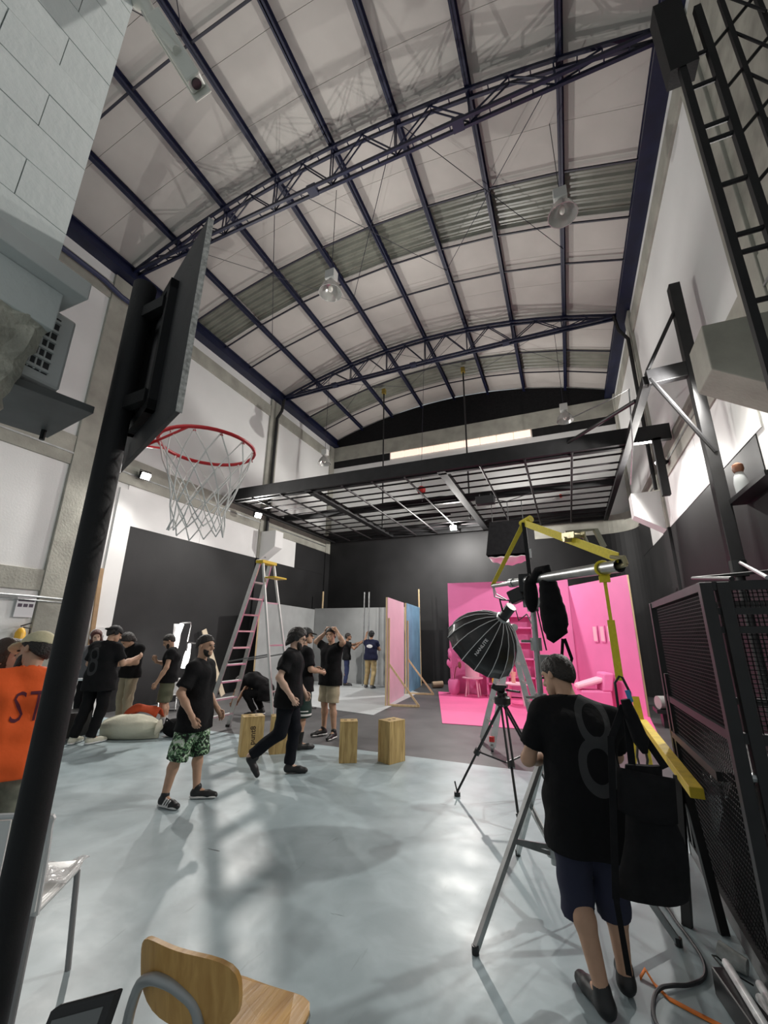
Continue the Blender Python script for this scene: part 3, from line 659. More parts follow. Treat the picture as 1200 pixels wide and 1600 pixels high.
# ================================================================== yellow sawhorse
YEL = mat('yellow_paint', (.62, .45, .02), .5, var=.15, vscale=14, bump=.1, bscale=40)
sw = thing('sawhorse', 'yellow painted timber sawhorse beside the mesh cage', 'sawhorse', (.6, 4.6, 0))
MB().bar((.60, 3.36, .77), (.64, 5.75, .77), .075, .06).build('top_beam', YEL, sw, bevel=.004)
for y, s in ((5.5, 1), (3.75, -1)):
    for dx in ((-.24, .03) if s > 0 else (-.15, .03)):
        MB().bar((.60+dx*.15, y, .76), (.62+dx, y+s*.18, 0), .05, .035).build('leg', YEL if y > 5 else STEELB, sw)
MB().bar((.42, 5.62, .30), (.66, 5.62, .30), .03, .05).build('brace', YEL, sw)
MB().bar((.62, 5.72, .70), (.605, 5.80, 1.02), .07, .03).build('end_post', YEL, sw)
tag(MB().tube([(.55, 5.45, .74), (.50, 5.38, .5), (.53, 5.3, .28), (.58, 5.3, .5), (.57, 5.45, .74)], .012, 6).build('cable_coil', PLASTIC_B, None, True, org=(.54, 5.4, .3)), 'black cable coil hung on the yellow sawhorse', 'cable')

# ================================================================== boom stand with counterweight
SX, SY = -.235, 3.40
bs = thing('boom_stand', 'steel combo stand carrying a levelled boom pipe behind the man with the 8 shirt', 'light stand', (SX, SY, 0))
for (x, y) in ((-.645, 2.82), (.385, 3.35), (-.55, 4.02)):
    c = Vector((SX, SY, .92)); f_ = Vector((x, y, .02)); k_ = Vector((SX, SY, .42)).lerp(f_, .0)
    lg_ = MB().bar(c+(f_-c)*.06, f_, .028, .034).build('leg', GALV, bs)
    MB().tube([f_+Vector((0, 0, .02)), f_-Vector((0, 0, .018))], .02, 8).build('rubber_foot', PLASTIC_B, lg_)
    m_ = c.lerp(f_, .52)
    MB().bar(m_+Vector((.012, 0, 0)), (SX, SY, .34), .012, .026).build('leg_brace', GALV, bs); MB().bar(m_-Vector((.012, 0, 0)), (SX, SY, .30), .012, .022).build('leg_brace', GALV, bs)
MB().tube([(SX, SY, .25), (SX, SY, 1.25)], .026, 14).build('lower_tube', GALV, bs, True)
MB().tube([(SX, SY, 1.2), (SX, SY, 2.04)], .021, 14).build('riser', GALV, bs, True)
for z, r in ((.34, .05), (.93, .045), (1.22, .042), (1.60, .040), (1.88, .042)): MB().tube([(SX, SY, z-.045), (SX, SY, z+.045)], r, 14).build('collar', GALV, bs, True)
for z in (.95, 1.24, 1.62): 
    MB().tube([(SX, SY, z), (SX-.10, SY-.03, z)], .010, 8).build('tee_knob', GALV, bs); 
MB().bar((SX-.06, SY-.02, 1.90), (SX+.05, SY+.02, 1.90), .07, .07).build('grip_head', GALV, bs, bevel=.006)
BL, BR = Vector((-.63, 4.12, 2.115)), Vector((.255, 2.30, 1.985)); bd = (BR-BL).normalized()
BJ = BL.lerp(BR, .40)
boom = thing('boom_pipe', 'galvanised boom pipe clamped level across the combo stand', 'pipe', BJ)
m2 = MB(); m2.tube([BL, BL.lerp(BR, .30)], .019, 14); m2.build('inner_pipe', GALV, boom, True)
prof = MB(); P0 = BL.lerp(BR, .26); prof.tube([P0, BR], .031, 18, caps=False); prof.tube([BR, P0], .026, 18, caps=False); prof.build('outer_pipe', GALV, boom, True, fix=False)
MB().tube([BL.lerp(BR, .25), BL.lerp(BR, .29)], .037, 16).build('pipe_collar', GALV, boom, True)
MB().bar(BJ+Vector((0, 0, -.09)), BJ+Vector((0, 0, .05)), .09, .09, (1, 0, 0)).build('swivel_clamp', STEELB, boom, bevel=.01)
MB().bar(BJ+Vector((-.12, .02, -.13)), BJ+Vector((-.02, 0, -.09)), .09, .10).build('grip_block', PLASTIC_B, boom, bevel=.01)
UT = Vector((SX-.012, SY-.01, 2.52))
MB().bar((SX, SY, 2.05), UT, .045, .03, (1, 0, 0)).build('mast', STEELB2, boom)
MB().cbox((SX+.02, SY-.03, 2.27), (.012, .008, .07)).build('mast_sticker', mat('sticker', (.75, .75, .75), .5), boom)
STRAP = mat('yellow_webbing', (.74, .60, .03), .7, var=.08, vscale=60, bump=.2, bscale=200); STRAPO = STRAPD = STRAP
st = thing('ratchet_strap', 'yellow ratchet strap bracing the boom pipe over the black mast', 'strap', UT)
MB().bar(BL+Vector((0, 0, .01)), UT, .004, .048, (.6, .3, .2)).build('webbing', STRAPO, st)
MB().bar(UT, BR+Vector((0, 0, .04)), .004, .050, (0, 0, 1)).build('webbing', STRAP, st)
MB().tube([UT+Vector((-.02, .03, .0)), UT+Vector((.06, -.04, .02))], .028, 10).build('webbing_roll', STRAP, st, True)
rm = UT.lerp(BR, .62)+Vector((0, 0, .03)); dd = (BR-UT).normalized(); sd = dd.cross(Vector((0, 0, 1))).normalized(); un = sd.cross(dd)
BRASS = mat('zinc_brass', (.40, .36, .22), .42, .8)
rt_ = MB()
for s in (-1, 1): rt_.bar(rm+sd*.032*s-dd*.05+un*.01, rm+sd*.032*s+dd*.10+un*.05, .006, .035)
rt_.tube([rm-sd*.045, rm+sd*.045], .016, 10); rt_.tube([rm+dd*.05+un*.03-sd*.035, rm+dd*.05+un*.03+sd*.035], .012, 10)
rat = rt_.build('ratchet', BRASS, st)
er = Vector((.92, .39, 0)); eu = Vector((0, 0, 1)); RG = mat('ratchet_grey', (.33, .32, .25), .4, .7)
hp = [rm+er*-.03+eu*.045, rm+er*.06+eu*.055, rm+er*.155+eu*.065, rm+er*.195+eu*-.045, rm+er*.13+eu*-.055, rm+er*.06+eu*-.03]
MB().tube(hp, .009, 8).build('handle', RG, rat, True)
MB().bar(hp[2]+er*.0, hp[3], .022, .026, sd).build('grip', RG, rat)
MB().tube([rm+er*.07+eu*.055, rm+er*.10+eu*-.04], .012, 8).build('pawl', RG, rat, True)
MB().tube([BR-dd*.06+un*.03+sd*.01, BR+bd*.035+Vector((0, 0, .035)), BR+bd*.05+Vector((0, 0, .0)), BR-bd*.02+Vector((0, 0, -.005))], .010, 8).build('hook', BRASS, st, True)
MB().tube([BR-dd*.06+un*.03-sd*.01, BR+bd*.03+Vector((.01, 0, .04)), BR+bd*.045+Vector((.01, 0, .01)), BR-bd*.02], .008, 8).build('hook', BRASS, st, True)
# hanging strap + carabiner
HS = BL.lerp(BR, .93); HB = Vector((.197, 2.41, 1.455))
hs = thing('hanging_strap', 'webbing strap dropping from the boom pipe end to a black snap hook', 'strap', HS)
MB().tube([HS+Vector((.037*math.cos(t)*1.0, .012*math.cos(t), .037*math.sin(t))) for t in [2*PI*k/16 for k in range(16)]], .007, 8, closed=True).build('pipe_loop', STRAPD, hs, True)
MB().bar(HS-Vector((0, 0, .04)), HS-Vector((0, 0, .02))+Vector((.0, 0, -.05)), .05, .03).build('knot', STRAPD, hs)
MB().bar(HS-Vector((0, 0, .07)), lerp(HS, HB, .5), .016, .006, (0, 1, 0)).build('webbing', STRAPD, hs); MB().bar(lerp(HS, HB, .48), HB, .034, .006, (0, 1, 0)).build('webbing', STRAPD, hs)
MB().tube([HB+Vector((0, 0, .02)), HB+Vector((-.022, 0, -.01)), HB+Vector((-.022, 0, -.12)), HB+Vector((.0, 0, -.15)), HB+Vector((.03, 0, -.14)), HB+Vector((.035, 0, -.05)), HB+Vector((.012, 0, .015))], .006, 8, closed=True).build('snap_hook', STEELB, hs, True)
tag(MB().tube([HB+Vector((.024, -.005, -.04)), HB+Vector((.034, -.005, -.09))], .011, 10).build('blue_tape', mat('blue_tape', (.05, .25, .5), .5), hs, True), 'blue tape band')
# big black bag hanging on it
bag = thing('counterweight_bag', 'large black cloth tote bag hanging as counterweight from the boom strap', 'bag', (.2, 2.43, .6))
bx_, by_ = .20, 2.43
def bagf(u, v):
    a = 2*PI*u; z = .61+.49*v; wd = .14*(1.0-.5*v)+.006*math.sin(7*v); dp = .065*(1-.6*v)*(1+.15*math.sin(3*a))
    x = bx_+wd*math.copysign(abs(math.cos(a))**.6, math.cos(a))+.065*v; y = by_+dp*math.copysign(abs(math.sin(a))**.8, math.sin(a))+.01*math.sin(9*v+a)
    return (x+.02*math.sin(5*v), y, z+.018*math.cos(a)*(1 if v < .5 else .3))
bm_ = MB(); nu, nv = 28, 14; vs = [bagf(i/nu, j/nv) for j in range(nv+1) for i in range(nu)]; fs = [(j*nu+i, j*nu+(i+1) % nu, (j+1)*nu+(i+1) % nu, (j+1)*nu+i) for j in range(nv) for i in range(nu)]+[tuple(range(nu-1, -1, -1)), tuple(nv*nu+i for i in range(nu))]
bm_.add(vs, fs); bm_.build('body', BLACKF, bag, True)
MB().sheet(lambda u, v: (bx_-.085+.22*u+.02*v, by_-.072-.012*math.sin(PI*u)+.035*v, .93+.16*v-.02*math.sin(PI*u)*(1-v)-.02*u), 10, 6, .006).build('flap', BLACKF, bag, 'all')
HK = HB+Vector((.01, 0, -.13))
for s, x in ((-1, .0), (1, .13)):
    MB().bar(HK, (bx_+x, by_-.01, 1.10), .03, .006, (0, 1, 0)).build('handle', BLACKF, bag)
MB().bar((bx_-.075, by_-.075, 1.22), (bx_-.135, by_-.08, .60), .028, .006, (0, 1, 0)).build('long_strap', BLACKF, bag); MB().bar((bx_-.135, by_-.08, .62), (bx_-.12, by_-.09, .36), .022, .005, (.3, 1, 0)).build('long_strap', BLACKF, bag)
MB().bar(HK+Vector((-.01, 0, .02)), (bx_-.075, by_-.075, 1.21), .028, .006, (0, 1, 0)).build('long_strap', BLACKF, bag)
pch = MB(); pch.tube([HK+Vector((.0, -.01, .05)), HK+Vector((.015, -.01, -.02)), HK+Vector((.04, -.01, -.12)), HK+Vector((.05, -.01, -.17))], [.02, .030, .034, .012], 14)
tag(pch.build('pouch', BLACKF, bag, True), 'rolled black pouch at the hook')
# sandbag near the mast
sb = thing('sandbag', 'black sandbag slung over the boom pipe beside the mast', 'sandbag', BL.lerp(BR, .60))
c0 = BL.lerp(BR, .56)
def sbf(u, v):
    a = 2*PI*u; s = [.02, .062, .07, .075, .085, .088, .085, .07, .03][min(8, int(v*8.001))]
    return (c0.x+.03+.03*v+s*math.cos(a)*.95, c0.y-.05+s*.65*math.sin(a), c0.z+.02-.43*v+.02*math.cos(a)*(v > .8))
nu, nv = 16, 16; vs = [sbf(i/nu, j/nv) for j in range(nv+1) for i in range(nu)]; fs = [(j*nu+i, j*nu+(i+1) % nu, (j+1)*nu+(i+1) % nu, (j+1)*nu+i) for j in range(nv) for i in range(nu)]+[tuple(range(nu)), tuple(nv*nu+i for i in range(nu-1, -1, -1))]
MB().add(vs, fs).build('bag_lobe', BLACKF, sb, 'all')
MB().ell((c0.x-.09, c0.y+.06, c0.z-.10), (.05, .045, .13), 14, 10).build('bag_lobe', BLACKF, sb, True)
MB().tube([(c0.x-.08, c0.y+.05, c0.z-.02), (c0.x-.02, c0.y, c0.z+.05), (c0.x+.03, c0.y-.04, c0.z+.06), (c0.x+.05, c0.y-.05, c0.z-.05)], [.03, .035, .035, .03], 10).build('saddle', BLACKF, sb, True)
MB().tube([(c0.x+.09, c0.y-.05, c0.z-.40), (c0.x+.075, c0.y-.05, c0.z-.50), (c0.x+.11, c0.y-.06, c0.z-.60), (c0.x+.13, c0.y-.06, c0.z-.52), (c0.x+.10, c0.y-.05, c0.z-.40)], .011, 6).build('handle', BLACKF, sb, True)
jb = thing('junction_box', 'grey switch box strapped to the combo stand riser', 'electrical box', (SX+.05, SY-.03, 1.40))
MB().box(SX+.02, SX+.105, SY-.075, SY-.02, 1.40, 1.53).build('case', mat('grey_case', (.28, .28, .28), .5), jb, bevel=.006); MB().tube([(SX+.075, SY-.05, 1.41), (SX+.075, SY-.05, 1.35)], .013, 8).build('gland', LW, jb)
MB().tube([(SX+.07, SY-.05, 1.56), (SX+.05, SY-.04, 1.70), (SX+.03, SY-.04, 1.85)], .006, 6).build('lead', PLASTIC_B, jb, True)
MB().tube([(SX+.075, SY-.05, 1.36), (SX+.10, SY-.06, 1.2), (SX+.085, SY-.05, 1.0), (SX+.06, SY-.05, .6), (SX+.12, SY-.02, .2), (SX+.2, SY+.1, .012)], .007, 6).build('lead', PLASTIC_B, jb, True)

# ---- parabolic softbox
sf = thing('parabolic_softbox', 'black parabolic softbox with white ribs hanging from the boom pipe end', 'softbox', (-.56, 4.2, 1.84))
AP = Vector((-.575, 4.20, 1.815)); ax = Vector((-.62, .42, -.66)).normalized(); ex = ax.cross(Vector((0, 0, 1))).normalized(); ey = ex.cross(ax)
SBM = mat('softbox_black', (.012, .012, .013), .32, bump=.1, bscale=30); RIBM = mat('rib_white', (.80, .80, .80), .5)
nr = 16; prof = [(.05, 0), (.14, .05), (.22, .12), (.29, .215), (.335, .32), (.355, .42)]
def sp(i, k): r, d = prof[i]; a = 2*PI*k/nr; return AP+ax*d+(ex*math.cos(a)+ey*math.sin(a))*r
for k in range(nr):
    m2 = MB(); vs = []
    for i in range(len(prof)):
        a, b = sp(i, k), sp(i, k+1); mid = (a+b)/2; c_ = AP+ax*prof[i][1]; mid = c_+(mid-c_)*.985
        vs += [a, mid, b]
    vs2 = [v+(AP+ax*.25-v).normalized()*.006 for v in vs]; n3 = len(vs)
    fs = []
    for i in range(len(prof)-1):
        for j in (0, 1): fs += [(i*3+j, i*3+j+1, i*3+j+4, i*3+j+3), (n3+i*3+j+3, n3+i*3+j+4, n3+i*3+j+1, n3+i*3+j)]
    e_ = (len(prof)-1)*3; fs += [(e_, e_+1, n3+e_+1, n3+e_), (e_+1, e_+2, n3+e_+2, n3+e_+1)]
    m2.add(vs+vs2, fs); m2.build('panel', SBM, sf, 'all')
    MB().tube([sp(i, k)+(sp(i, k)-(AP+ax*.25)).normalized()*.003 for i in range(len(prof))], .0032, 5).build('rib', RIBM, sf)
MB().tube([AP+ax*.02, AP-ax*.02], .062, 20).build('speed_ring', GALV, sf, True)
MB().tube([AP-ax*.02, AP-ax*.16], .05, 16).build('lamp_head', PLASTIC_B, sf, True)
MB().tube([AP-ax*.09+ex*.06, AP-ax*.06+ex*.065+Vector((0, 0, .13)), AP-ax*.06-ex*.065+Vector((0, 0, .13)), AP-ax*.09-ex*.06], .009, 8).build('yoke', STEELB, sf, True)
MB().tube([AP-ax*.06+Vector((0, 0, .13)), BL+Vector((.01, 0, -.10)), BL], .008, 6).build('hanger_chain', GALV, sf); MB().tube([AP-ax*.06+Vector((.02, 0, .13)), BL+Vector((.03, -.03, -.08)), BL+Vector((.01, -.02, 0))], .006, 6).build('hanger_chain', GALV, sf)
MB().tube([AP-ax*.12, AP+Vector((.12, 0, .12)), AP+Vector((.16, -.1, -.02)), AP+Vector((.26, -.4, .02)), Vector((SX, SY, 1.7))], .005, 6).build('cable', PLASTIC_B, sf, True)
# lettering along one panel, laid on the fabric
k0 = None; best = 9
for k in range(nr):
    q = (sp(3, k)+sp(3, k+1))/2
    tgt = Vector((-.76, 4.05, 1.60)); e = (q-tgt).length
    if e < best: best = e; k0 = k
a, b = sp(2, k0), sp(2, k0+1); c_, d_ = sp(4, k0), sp(4, k0+1); q0 = (a+b)/2; q1 = (c_+d_)/2; yv = (b-a)
nrm = ((q0+q1)/2-(AP+ax*.25)).normalized()
xd = (q0-q1).normalized(); zz = nrm; yd = zz.cross(xd)
Mt = Matrix((xd, yd, zz)).transposed().to_4x4(); Mt.translation = (sp(3, k0)+sp(3, k0+1))/2*.985+(AP+ax*.215)*.015+nrm*.004
me = text_mesh('NANLITE', .044, .0006, Mt, bold=.0008); me.transform(Matrix.Translation(-ORG[sf.name])); link('lettering', me, RIBM, sf, org=ORG[sf.name])

# ================================================================== camera tripod
TX, TY = -.74, 5.0
tp = thing('tripod', 'black video tripod with twin tube legs standing before the pink set', 'tripod', (TX, TY, 0))
for (x, y) in ((-1.29, 5.08), (-.58, 4.47), (-.34, 5.45)):
    tpz = Vector((TX, TY, .98)); ft = Vector((x, y, .04)); md = tpz.lerp(ft, .55); sdv = (ft-tpz).cross(Vector((0, 0, 1))).normalized()*.022
    lg_ = MB(); lg_.tube([tpz+sdv, md+sdv], .0115, 8); lg_.tube([tpz-sdv, md-sdv], .0115, 8); L1 = lg_.build('leg', STEELB, tp, True)
    MB().tube([md-(ft-tpz)*.02, md+(ft-tpz)*.03], .034, 10).build('leg_lock', PLASTIC_B, L1)
    MB().tube([md, ft], .012, 8).build('lower_leg', STEELB, L1, True)
    MB().tube([ft+Vector((0, 0, .0)), ft-Vector((0, 0, .038))], .034, 12).build('foot', PLASTIC_B, L1); MB().tube([ft, ft+Vector((-.02, -.01, .10))], .008, 6).build('foot_clip', PLASTIC_B, L1)
    MB().bar(md+Vector((0, 0, 0)), (TX, TY, .40), .014, .014).build('spreader_arm', PLASTIC_B, tp)
MB().lathe([(.045, .93), (.085, .96), (.085, 1.02), (.06, 1.04)], (TX, TY, 0), 20).build('crown', PLASTIC_B, tp, True)
MB().lathe([(.055, 1.03), (.055, 1.07), (.035, 1.09), (.035, 1.13)], (TX, TY, 0), 20).build('fluid_head', PLASTIC_B, tp, True)
MB().box(TX-.06, TX+.06, TY-.07, TY+.07, 1.12, 1.15).build('top_plate', PLASTIC_B, tp, bevel=.004)
MB().bar((TX-.10, TY-.02, 1.14), (TX+.02, TY, 1.08), .05, .06).build('tilt_lock', PLASTIC_B, tp, bevel=.01)
MB().tube([(TX+.05, TY-.02, 1.10), (TX+.20, TY-.12, 1.10)], .011, 8).build('pan_bar', PLASTIC_B, tp, True)

# ================================================================== stepladder with yellow top
ld = thing('stepladder', 'tall aluminium stepladder with a yellow top and pink marked steps', 'ladder', (-5.2, 6.6, 0))
T = Vector((-5.18, 6.40, 2.92)); sp_ = Vector((1, -.01, 0)); wd = Vector((-.01, -1, 0))
PINKS = mat('pink_step', (.72, .36, .42), .5)
def side(s, f, t): # s width sign, f front(-1)/rear(+1)
    top = T+wd*.16*s+sp_*.05*f; bot = Vector((T.x, T.y, 0))+wd*(.31 if f < 0 else .27)*s+sp_*(-.80 if f < 0 else .70)
    return top.lerp(bot, t)
for s in (-1, 1):
    MB().bar(side(s, -1, 0), side(s, -1, 1), .028, .085, sp_).build('front_rail', ALU, ld)
    f_ = side(s, -1, 1); MB().cbox((f_.x, f_.y, .02), (.07, .07, .04)).build('foot', PLASTIC_B, ld)
    MB().bar(side(s, 1, 0), side(s, 1, 1), .028, .04, sp_).build('rear_leg', mat('pale_alu', (.7, .7, .68), .4, .5), ld)
for k in range(1, 10):
    t = k/10+.02; a, b = side(-1, -1, t), side(1, -1, t)
    MB().bar(a, b, .085, .028).build('step', PINKS if 1 < k < 6 else ALU, ld)
for t in (.25, .5, .75): MB().bar(side(-1, 1, t), side(1, 1, t), .02, .028).build('rear_crossbar', ALU, ld)
for s in (-1, 1): MB().bar(side(s, -1, .60), side(s, 1, .55), .008, .022).build('spreader', mat('grey_spreader', (.22, .22, .22), .4, .6), ld)
Mf = frame(T, wd, sp_)
m2 = MB(); m2.cbox((0, 0, .03), (.42, .17, .06), Mf @ Matrix.Diagonal((1, 1, 1, 1))); m2.build('top_cap', mat('ladder_yellow', (.70, .48, .02), .45), ld, bevel=.01)
m2 = MB(); m2.cbox((0, .25, -.27), (.36, .22, .03), Mf); m2.build('tool_shelf', MATS['ladder_yellow'], ld, bevel=.006)

# ================================================================== aluminium A ladder behind the softbox
al = thing('aluminium_ladder', 'folding aluminium ladder standing behind the parabolic softbox', 'ladder', (-1.1, 7.6, 0))
tp_ = Vector((-.92, 7.6, 1.80))
for f, (bx0, by0) in ((-1, (-1.36, 7.35)), (1, (-.55, 7.75))):
    for s in (-1, 1):
        MB().bar(tp_+Vector((.10*s*.4, -.22*s*.7, 0)), (bx0+.12*s, by0-.25*s, .06), .09, .032, (0, 1, 0)).build('rail', ALU, al)
    for k in range(1, 6):
        t = k/6; c = tp_.lerp(Vector((bx0, by0, .06)), t); MB().bar(c+Vector((-.09, .21, 0)), c+Vector((.09, -.21, 0)), .03, .03).build('rung', ALU, al)
MB().tube([tp_+Vector((-.1, .22, 0)), tp_+Vector((.1, -.22, 0))], .055, 12).build('hinge', GALV, al)
for s in (-1, 1):
    c = Vector((-1.36+.12*s, 7.35-.25*s, .05)); MB().tube([c-Vector((.02, 0, 0)), c+Vector((.02, 0, 0))], .05, 12).build('caster', GALV, al, True)
MB().cbox((-1.24, 7.08, .17), (.07, .05, .07)).build('red_lock', mat('lock_red', (.6, .03, .03), .4), al)
# ================================================================== pink set
PK = mat('pink_paint', (.78, .21, .45), .6, var=.04, vscale=2); PK2 = mat('pink_floor_paper', (.80, .13, .34), .55, var=.05, vscale=1.5, bump=.06, bscale=4); PKL = mat('pale_pink', (.84, .50, .60), .6); PKD = mat('deep_pink', (.60, .10, .28), .55)
TIMB = wood_mat('pine_timber', (.66, .51, .31), (.50, .36, .2), (10, 10, 1.2)); PLY = mat('plywood_edge', (.45, .38, .24), .7)
def flat(name, label, a, b, h, m, th=.05, back=TIMB, cat='set flat'):
    a = Vector((*a, 0)); b = Vector((*b, 0)); d = (b-a).normalized(); n = Vector((d.y, -d.x, 0))
    t = thing(name, label, cat, (a+b)/2)
    MB().prism([a, b, b+Vector((0, 0, h)), a+Vector((0, 0, h))], -n*.012).build('skin', m, t)
    fr_ = MB()
    for q in (a+d*.03, b-d*.03): fr_.bar(q-n*.035, q-n*.035+Vector((0, 0, h)), .055, .045, n)
    fr_.bar(a-n*.035+Vector((0, 0, h-.03)), b-n*.035+Vector((0, 0, h-.03)), .045, .06); fr_.bar(a-n*.035+Vector((0, 0, .03)), b-n*.035+Vector((0, 0, .03)), .045, .06)
    fr_.build('timber_frame', back, t)
    return t
flat('set_wall', 'pink painted back wall of the living room set', (-3.49, 13.40), (.10, 13.62), 3.30, PK)
flat('set_wall', 'pink painted side wall of the living room set with three small frames', (.10, 13.60), (1.38, 11.45), 3.10, PK)
tag(MB().prism([(-3.90, 13.45, .002), (-2.48, 8.78, .002), (-.6, 8.98, .002), (1.25, 9.3, .002), (1.42, 11.45, .002), (.1, 13.6, .002)], (0, 0, .008)).build('pink_floor', PK2, None, org=(-1, 11, 0)), 'bright pink floor covering of the living room set', 'floor covering')
def stool(x, y, h, r, label, m, nm='stool', cat='stool'):
    t = thing(nm, label, cat, (x, y, .01)); MB().lathe([(.0, h-.035), (r, h-.035), (r, h-.005), (r-.01, h), (0, h)], (x, y, 0), 24).build('seat' if nm == 'stool' else 'table_top', m, t, True)
    for k in range(4):
        a = PI/4+PI/2*k; MB().tube([(x+r*.6*math.cos(a), y+r*.6*math.sin(a), h-.03), (x+r*.85*math.cos(a), y+r*.85*math.sin(a), .01)], .022, 8).build('leg', m, t)
stool(-2.72, 12.95, .52, .30, 'pale pink round stool against the pink back wall', PKL)
t = thing('gift_drum', 'pale pink drum box standing on the round stool', 'box', (-2.72, 12.95, .52))
MB().lathe([(0, 0), (.20, 0), (.20, .33), (0, .33)], (-2.72, 12.95, .52), 24).build('drum', PKL, t, True); MB().lathe([(.205, .28), (.212, .28), (.212, .36), (0, .36)], (-2.72, 12.95, .52), 24).build('lid', PKL, t, True)
stool(-1.40, 11.9, .52, .33, 'pale pink round coffee table in the middle of the pink set', PKL, 'coffee_table', 'table')
t = thing('vase', 'small peach vase on the pale pink coffee table', 'vase', (-1.45, 11.9, .52))
MB().lathe([(.04, 0), (.055, .02), (.05, .12), (.065, .18), (.075, .26), (.06, .26), (.045, .17)], (-1.45, 11.9, .52), 18).build('body', mat('peach', (.85, .45, .36), .4), t, True)
bc = thing('bookcase', 'tall pink bookcase against the pink back wall', 'bookcase', (-1.3, 13.3, 0))
for x in (-1.75, -.98): MB().box(x-.02, x+.02, 13.10, 13.42, 0, 2.25).build('side', PK, bc)
for z in (.06, .55, 1.05, 1.50, 1.90, 2.23): MB().box(-1.75, -.98, 13.10, 13.42, z-.02, z+.02).build('shelf', PK, bc)
MB().box(-1.75, -.98, 13.41, 13.43, 0, 2.25).build('back', PK, bc)
lc = thing('low_cabinet', 'low pink open cabinet beside the tall pink bookcase', 'cabinet', (-2.1, 13.2, 0))
for x in (-2.30, -1.80): MB().box(x-.02, x+.02, 12.95, 13.38, 0, .72).build('side', PK, lc)
for z in (.05, .36, .70): MB().box(-2.30, -1.80, 12.95, 13.38, z-.02, z+.02).build('shelf', PK, lc)
MB().box(-2.30, -1.80, 13.36, 13.38, 0, .72).build('back', PK, lc)
random.seed(11)
for z in (.57, 1.07, 1.52):
    x = -1.70
    for k in range(5):
        wd_ = random.uniform(.035, .06); hh = random.uniform(.2, .3)
        tag(MB().box(x, x+wd_, 13.15, 13.38, z, z+hh).build('book', mat('book_pink%d' % (k % 3), ((.8, .2, .4), (.85, .5, .55), (.6, .06, .2))[k % 3], .6), None, org=(x, 13.25, z)), 'pink bound book standing in the tall pink bookcase', 'book', 'books in the pink bookcase'); x += wd_+.008
tag(MB().box(-2.18, -2.0, 13.0, 13.12, .38, .50).build('yellow_tin', mat('tin_yellow', (.9, .65, .08), .4), None, bevel=.01, org=(-2.1, 13.05, .38)), 'small yellow tin in the low pink cabinet', 'tin')
sfa = thing('armchair', 'pink armchair with a sloping cushion by the pink side wall', 'armchair', (.45, 11.9, 0))
MB().prism([(.12, 11.75, .02), (.78, 11.95, .02), (.62, 12.5, .02), (-.02, 12.3, .02)], (0, 0, .42)).build('seat', PK, sfa, bevel=.04)
MB().prism([(.58, 11.88, .42), (.80, 11.95, .42), (.64, 12.5, .42), (.44, 12.44, .42)], (.08, .03, .42)).build('backrest', PK, sfa, bevel=.04)
MB().prism([(.05, 11.80, .44), (.64, 11.98, .62), (.52, 12.4, .62), (-.04, 12.22, .44)], (0, 0, .12)).build('cushion', PKL, sfa, bevel=.05)
for i, s in enumerate((.42, .54, .66)):
    a = Vector((.10, 13.60, 0)).lerp(Vector((1.38, 11.45, 0)), s); d = Vector((1.28, -2.15, 0)).normalized(); n = Vector((-d.y*-1, d.x, 0)); n = Vector((d.y, -d.x, 0))
    p = thing('picture_frame', 'small pink picture frame on the pink side wall', 'picture', a+Vector((0, 0, 1.75)), 'row of pink frames')
    c = a+n*.012+Vector((0, 0, 1.75)); MB().prism([c-d*.09-Vector((0, 0, .21)), c+d*.09-Vector((0, 0, .21)), c+d*.09+Vector((0, 0, .21)), c-d*.09+Vector((0, 0, .21))], n*.02).build('frame', PK, p)
    MB().prism([c-d*.07-Vector((0, 0, .18))+n*.02, c+d*.07-Vector((0, 0, .18))+n*.02, c+d*.07+Vector((0, 0, .18))+n*.02, c-d*.07+Vector((0, 0, .18))+n*.02], n*.004).build('picture', PKL, p)
pl = thing('pink_plant', 'pink painted branching plant standing at the left end of the pink wall', 'plant', (-3.30, 13.05, .01))
MB().lathe([(.10, 0), (.16, .1), (.18, .35), (.14, .42), (.12, .40)], (-3.30, 13.05, .01), 16).build('pot', PK, pl, True)
random.seed(2)
for k in range(9):
    a = random.uniform(0, 2*PI); r = random.uniform(.08, .22); z = random.uniform(.8, 1.35)
    st_ = MB(); q = Vector((-3.30+r*math.cos(a), 13.05+r*math.sin(a), z)); st_.tube([(-3.30, 13.05, .4), (-3.30+r*.4*math.cos(a), 13.05+r*.4*math.sin(a), .75), q], .010, 5); st_.ell(q, (.05, .05, .10), 8, 6); st_.build('stem', PK if k else mat('brown_bloom', (.2, .08, .05), .7), pl, True)
# the pink set has no lamp of its own; the floodlights light it

# ================================================================== grey set, pink and blue flats
GREY = mat('grey_plaster', (.36, .37, .37), .7, var=.12, vscale=1.6, bump=.08, bscale=20); GREYD = mat('dark_grey_paint', (.115, .115, .118), .7, var=.1, vscale=3); GREYM = mat('mid_grey_paint', (.24, .245, .245), .7, var=.1, vscale=2)
g1 = flat('grey_flat', 'pale grey scenery flat forming the side of the grey set behind the stepladder', (-8.36, 10.25), (-8.98, 14.2), 2.58, GREY)
g1_ = Vector((-8.36, 10.25, 0)); g1d = (Vector((-8.98, 14.2, 0))-g1_).normalized(); g1n = Vector((g1d.y, -g1d.x, 0))
g2 = flat('grey_flat', 'wide pale grey scenery flat at the back of the grey set behind the two men', (-9.0, 14.22), (-5.3, 14.22), 2.62, GREY)
p0 = Vector((-9.0, 14.22, 0)); dx = Vector((1, 0, 0)); nn = Vector((0, -1, 0))
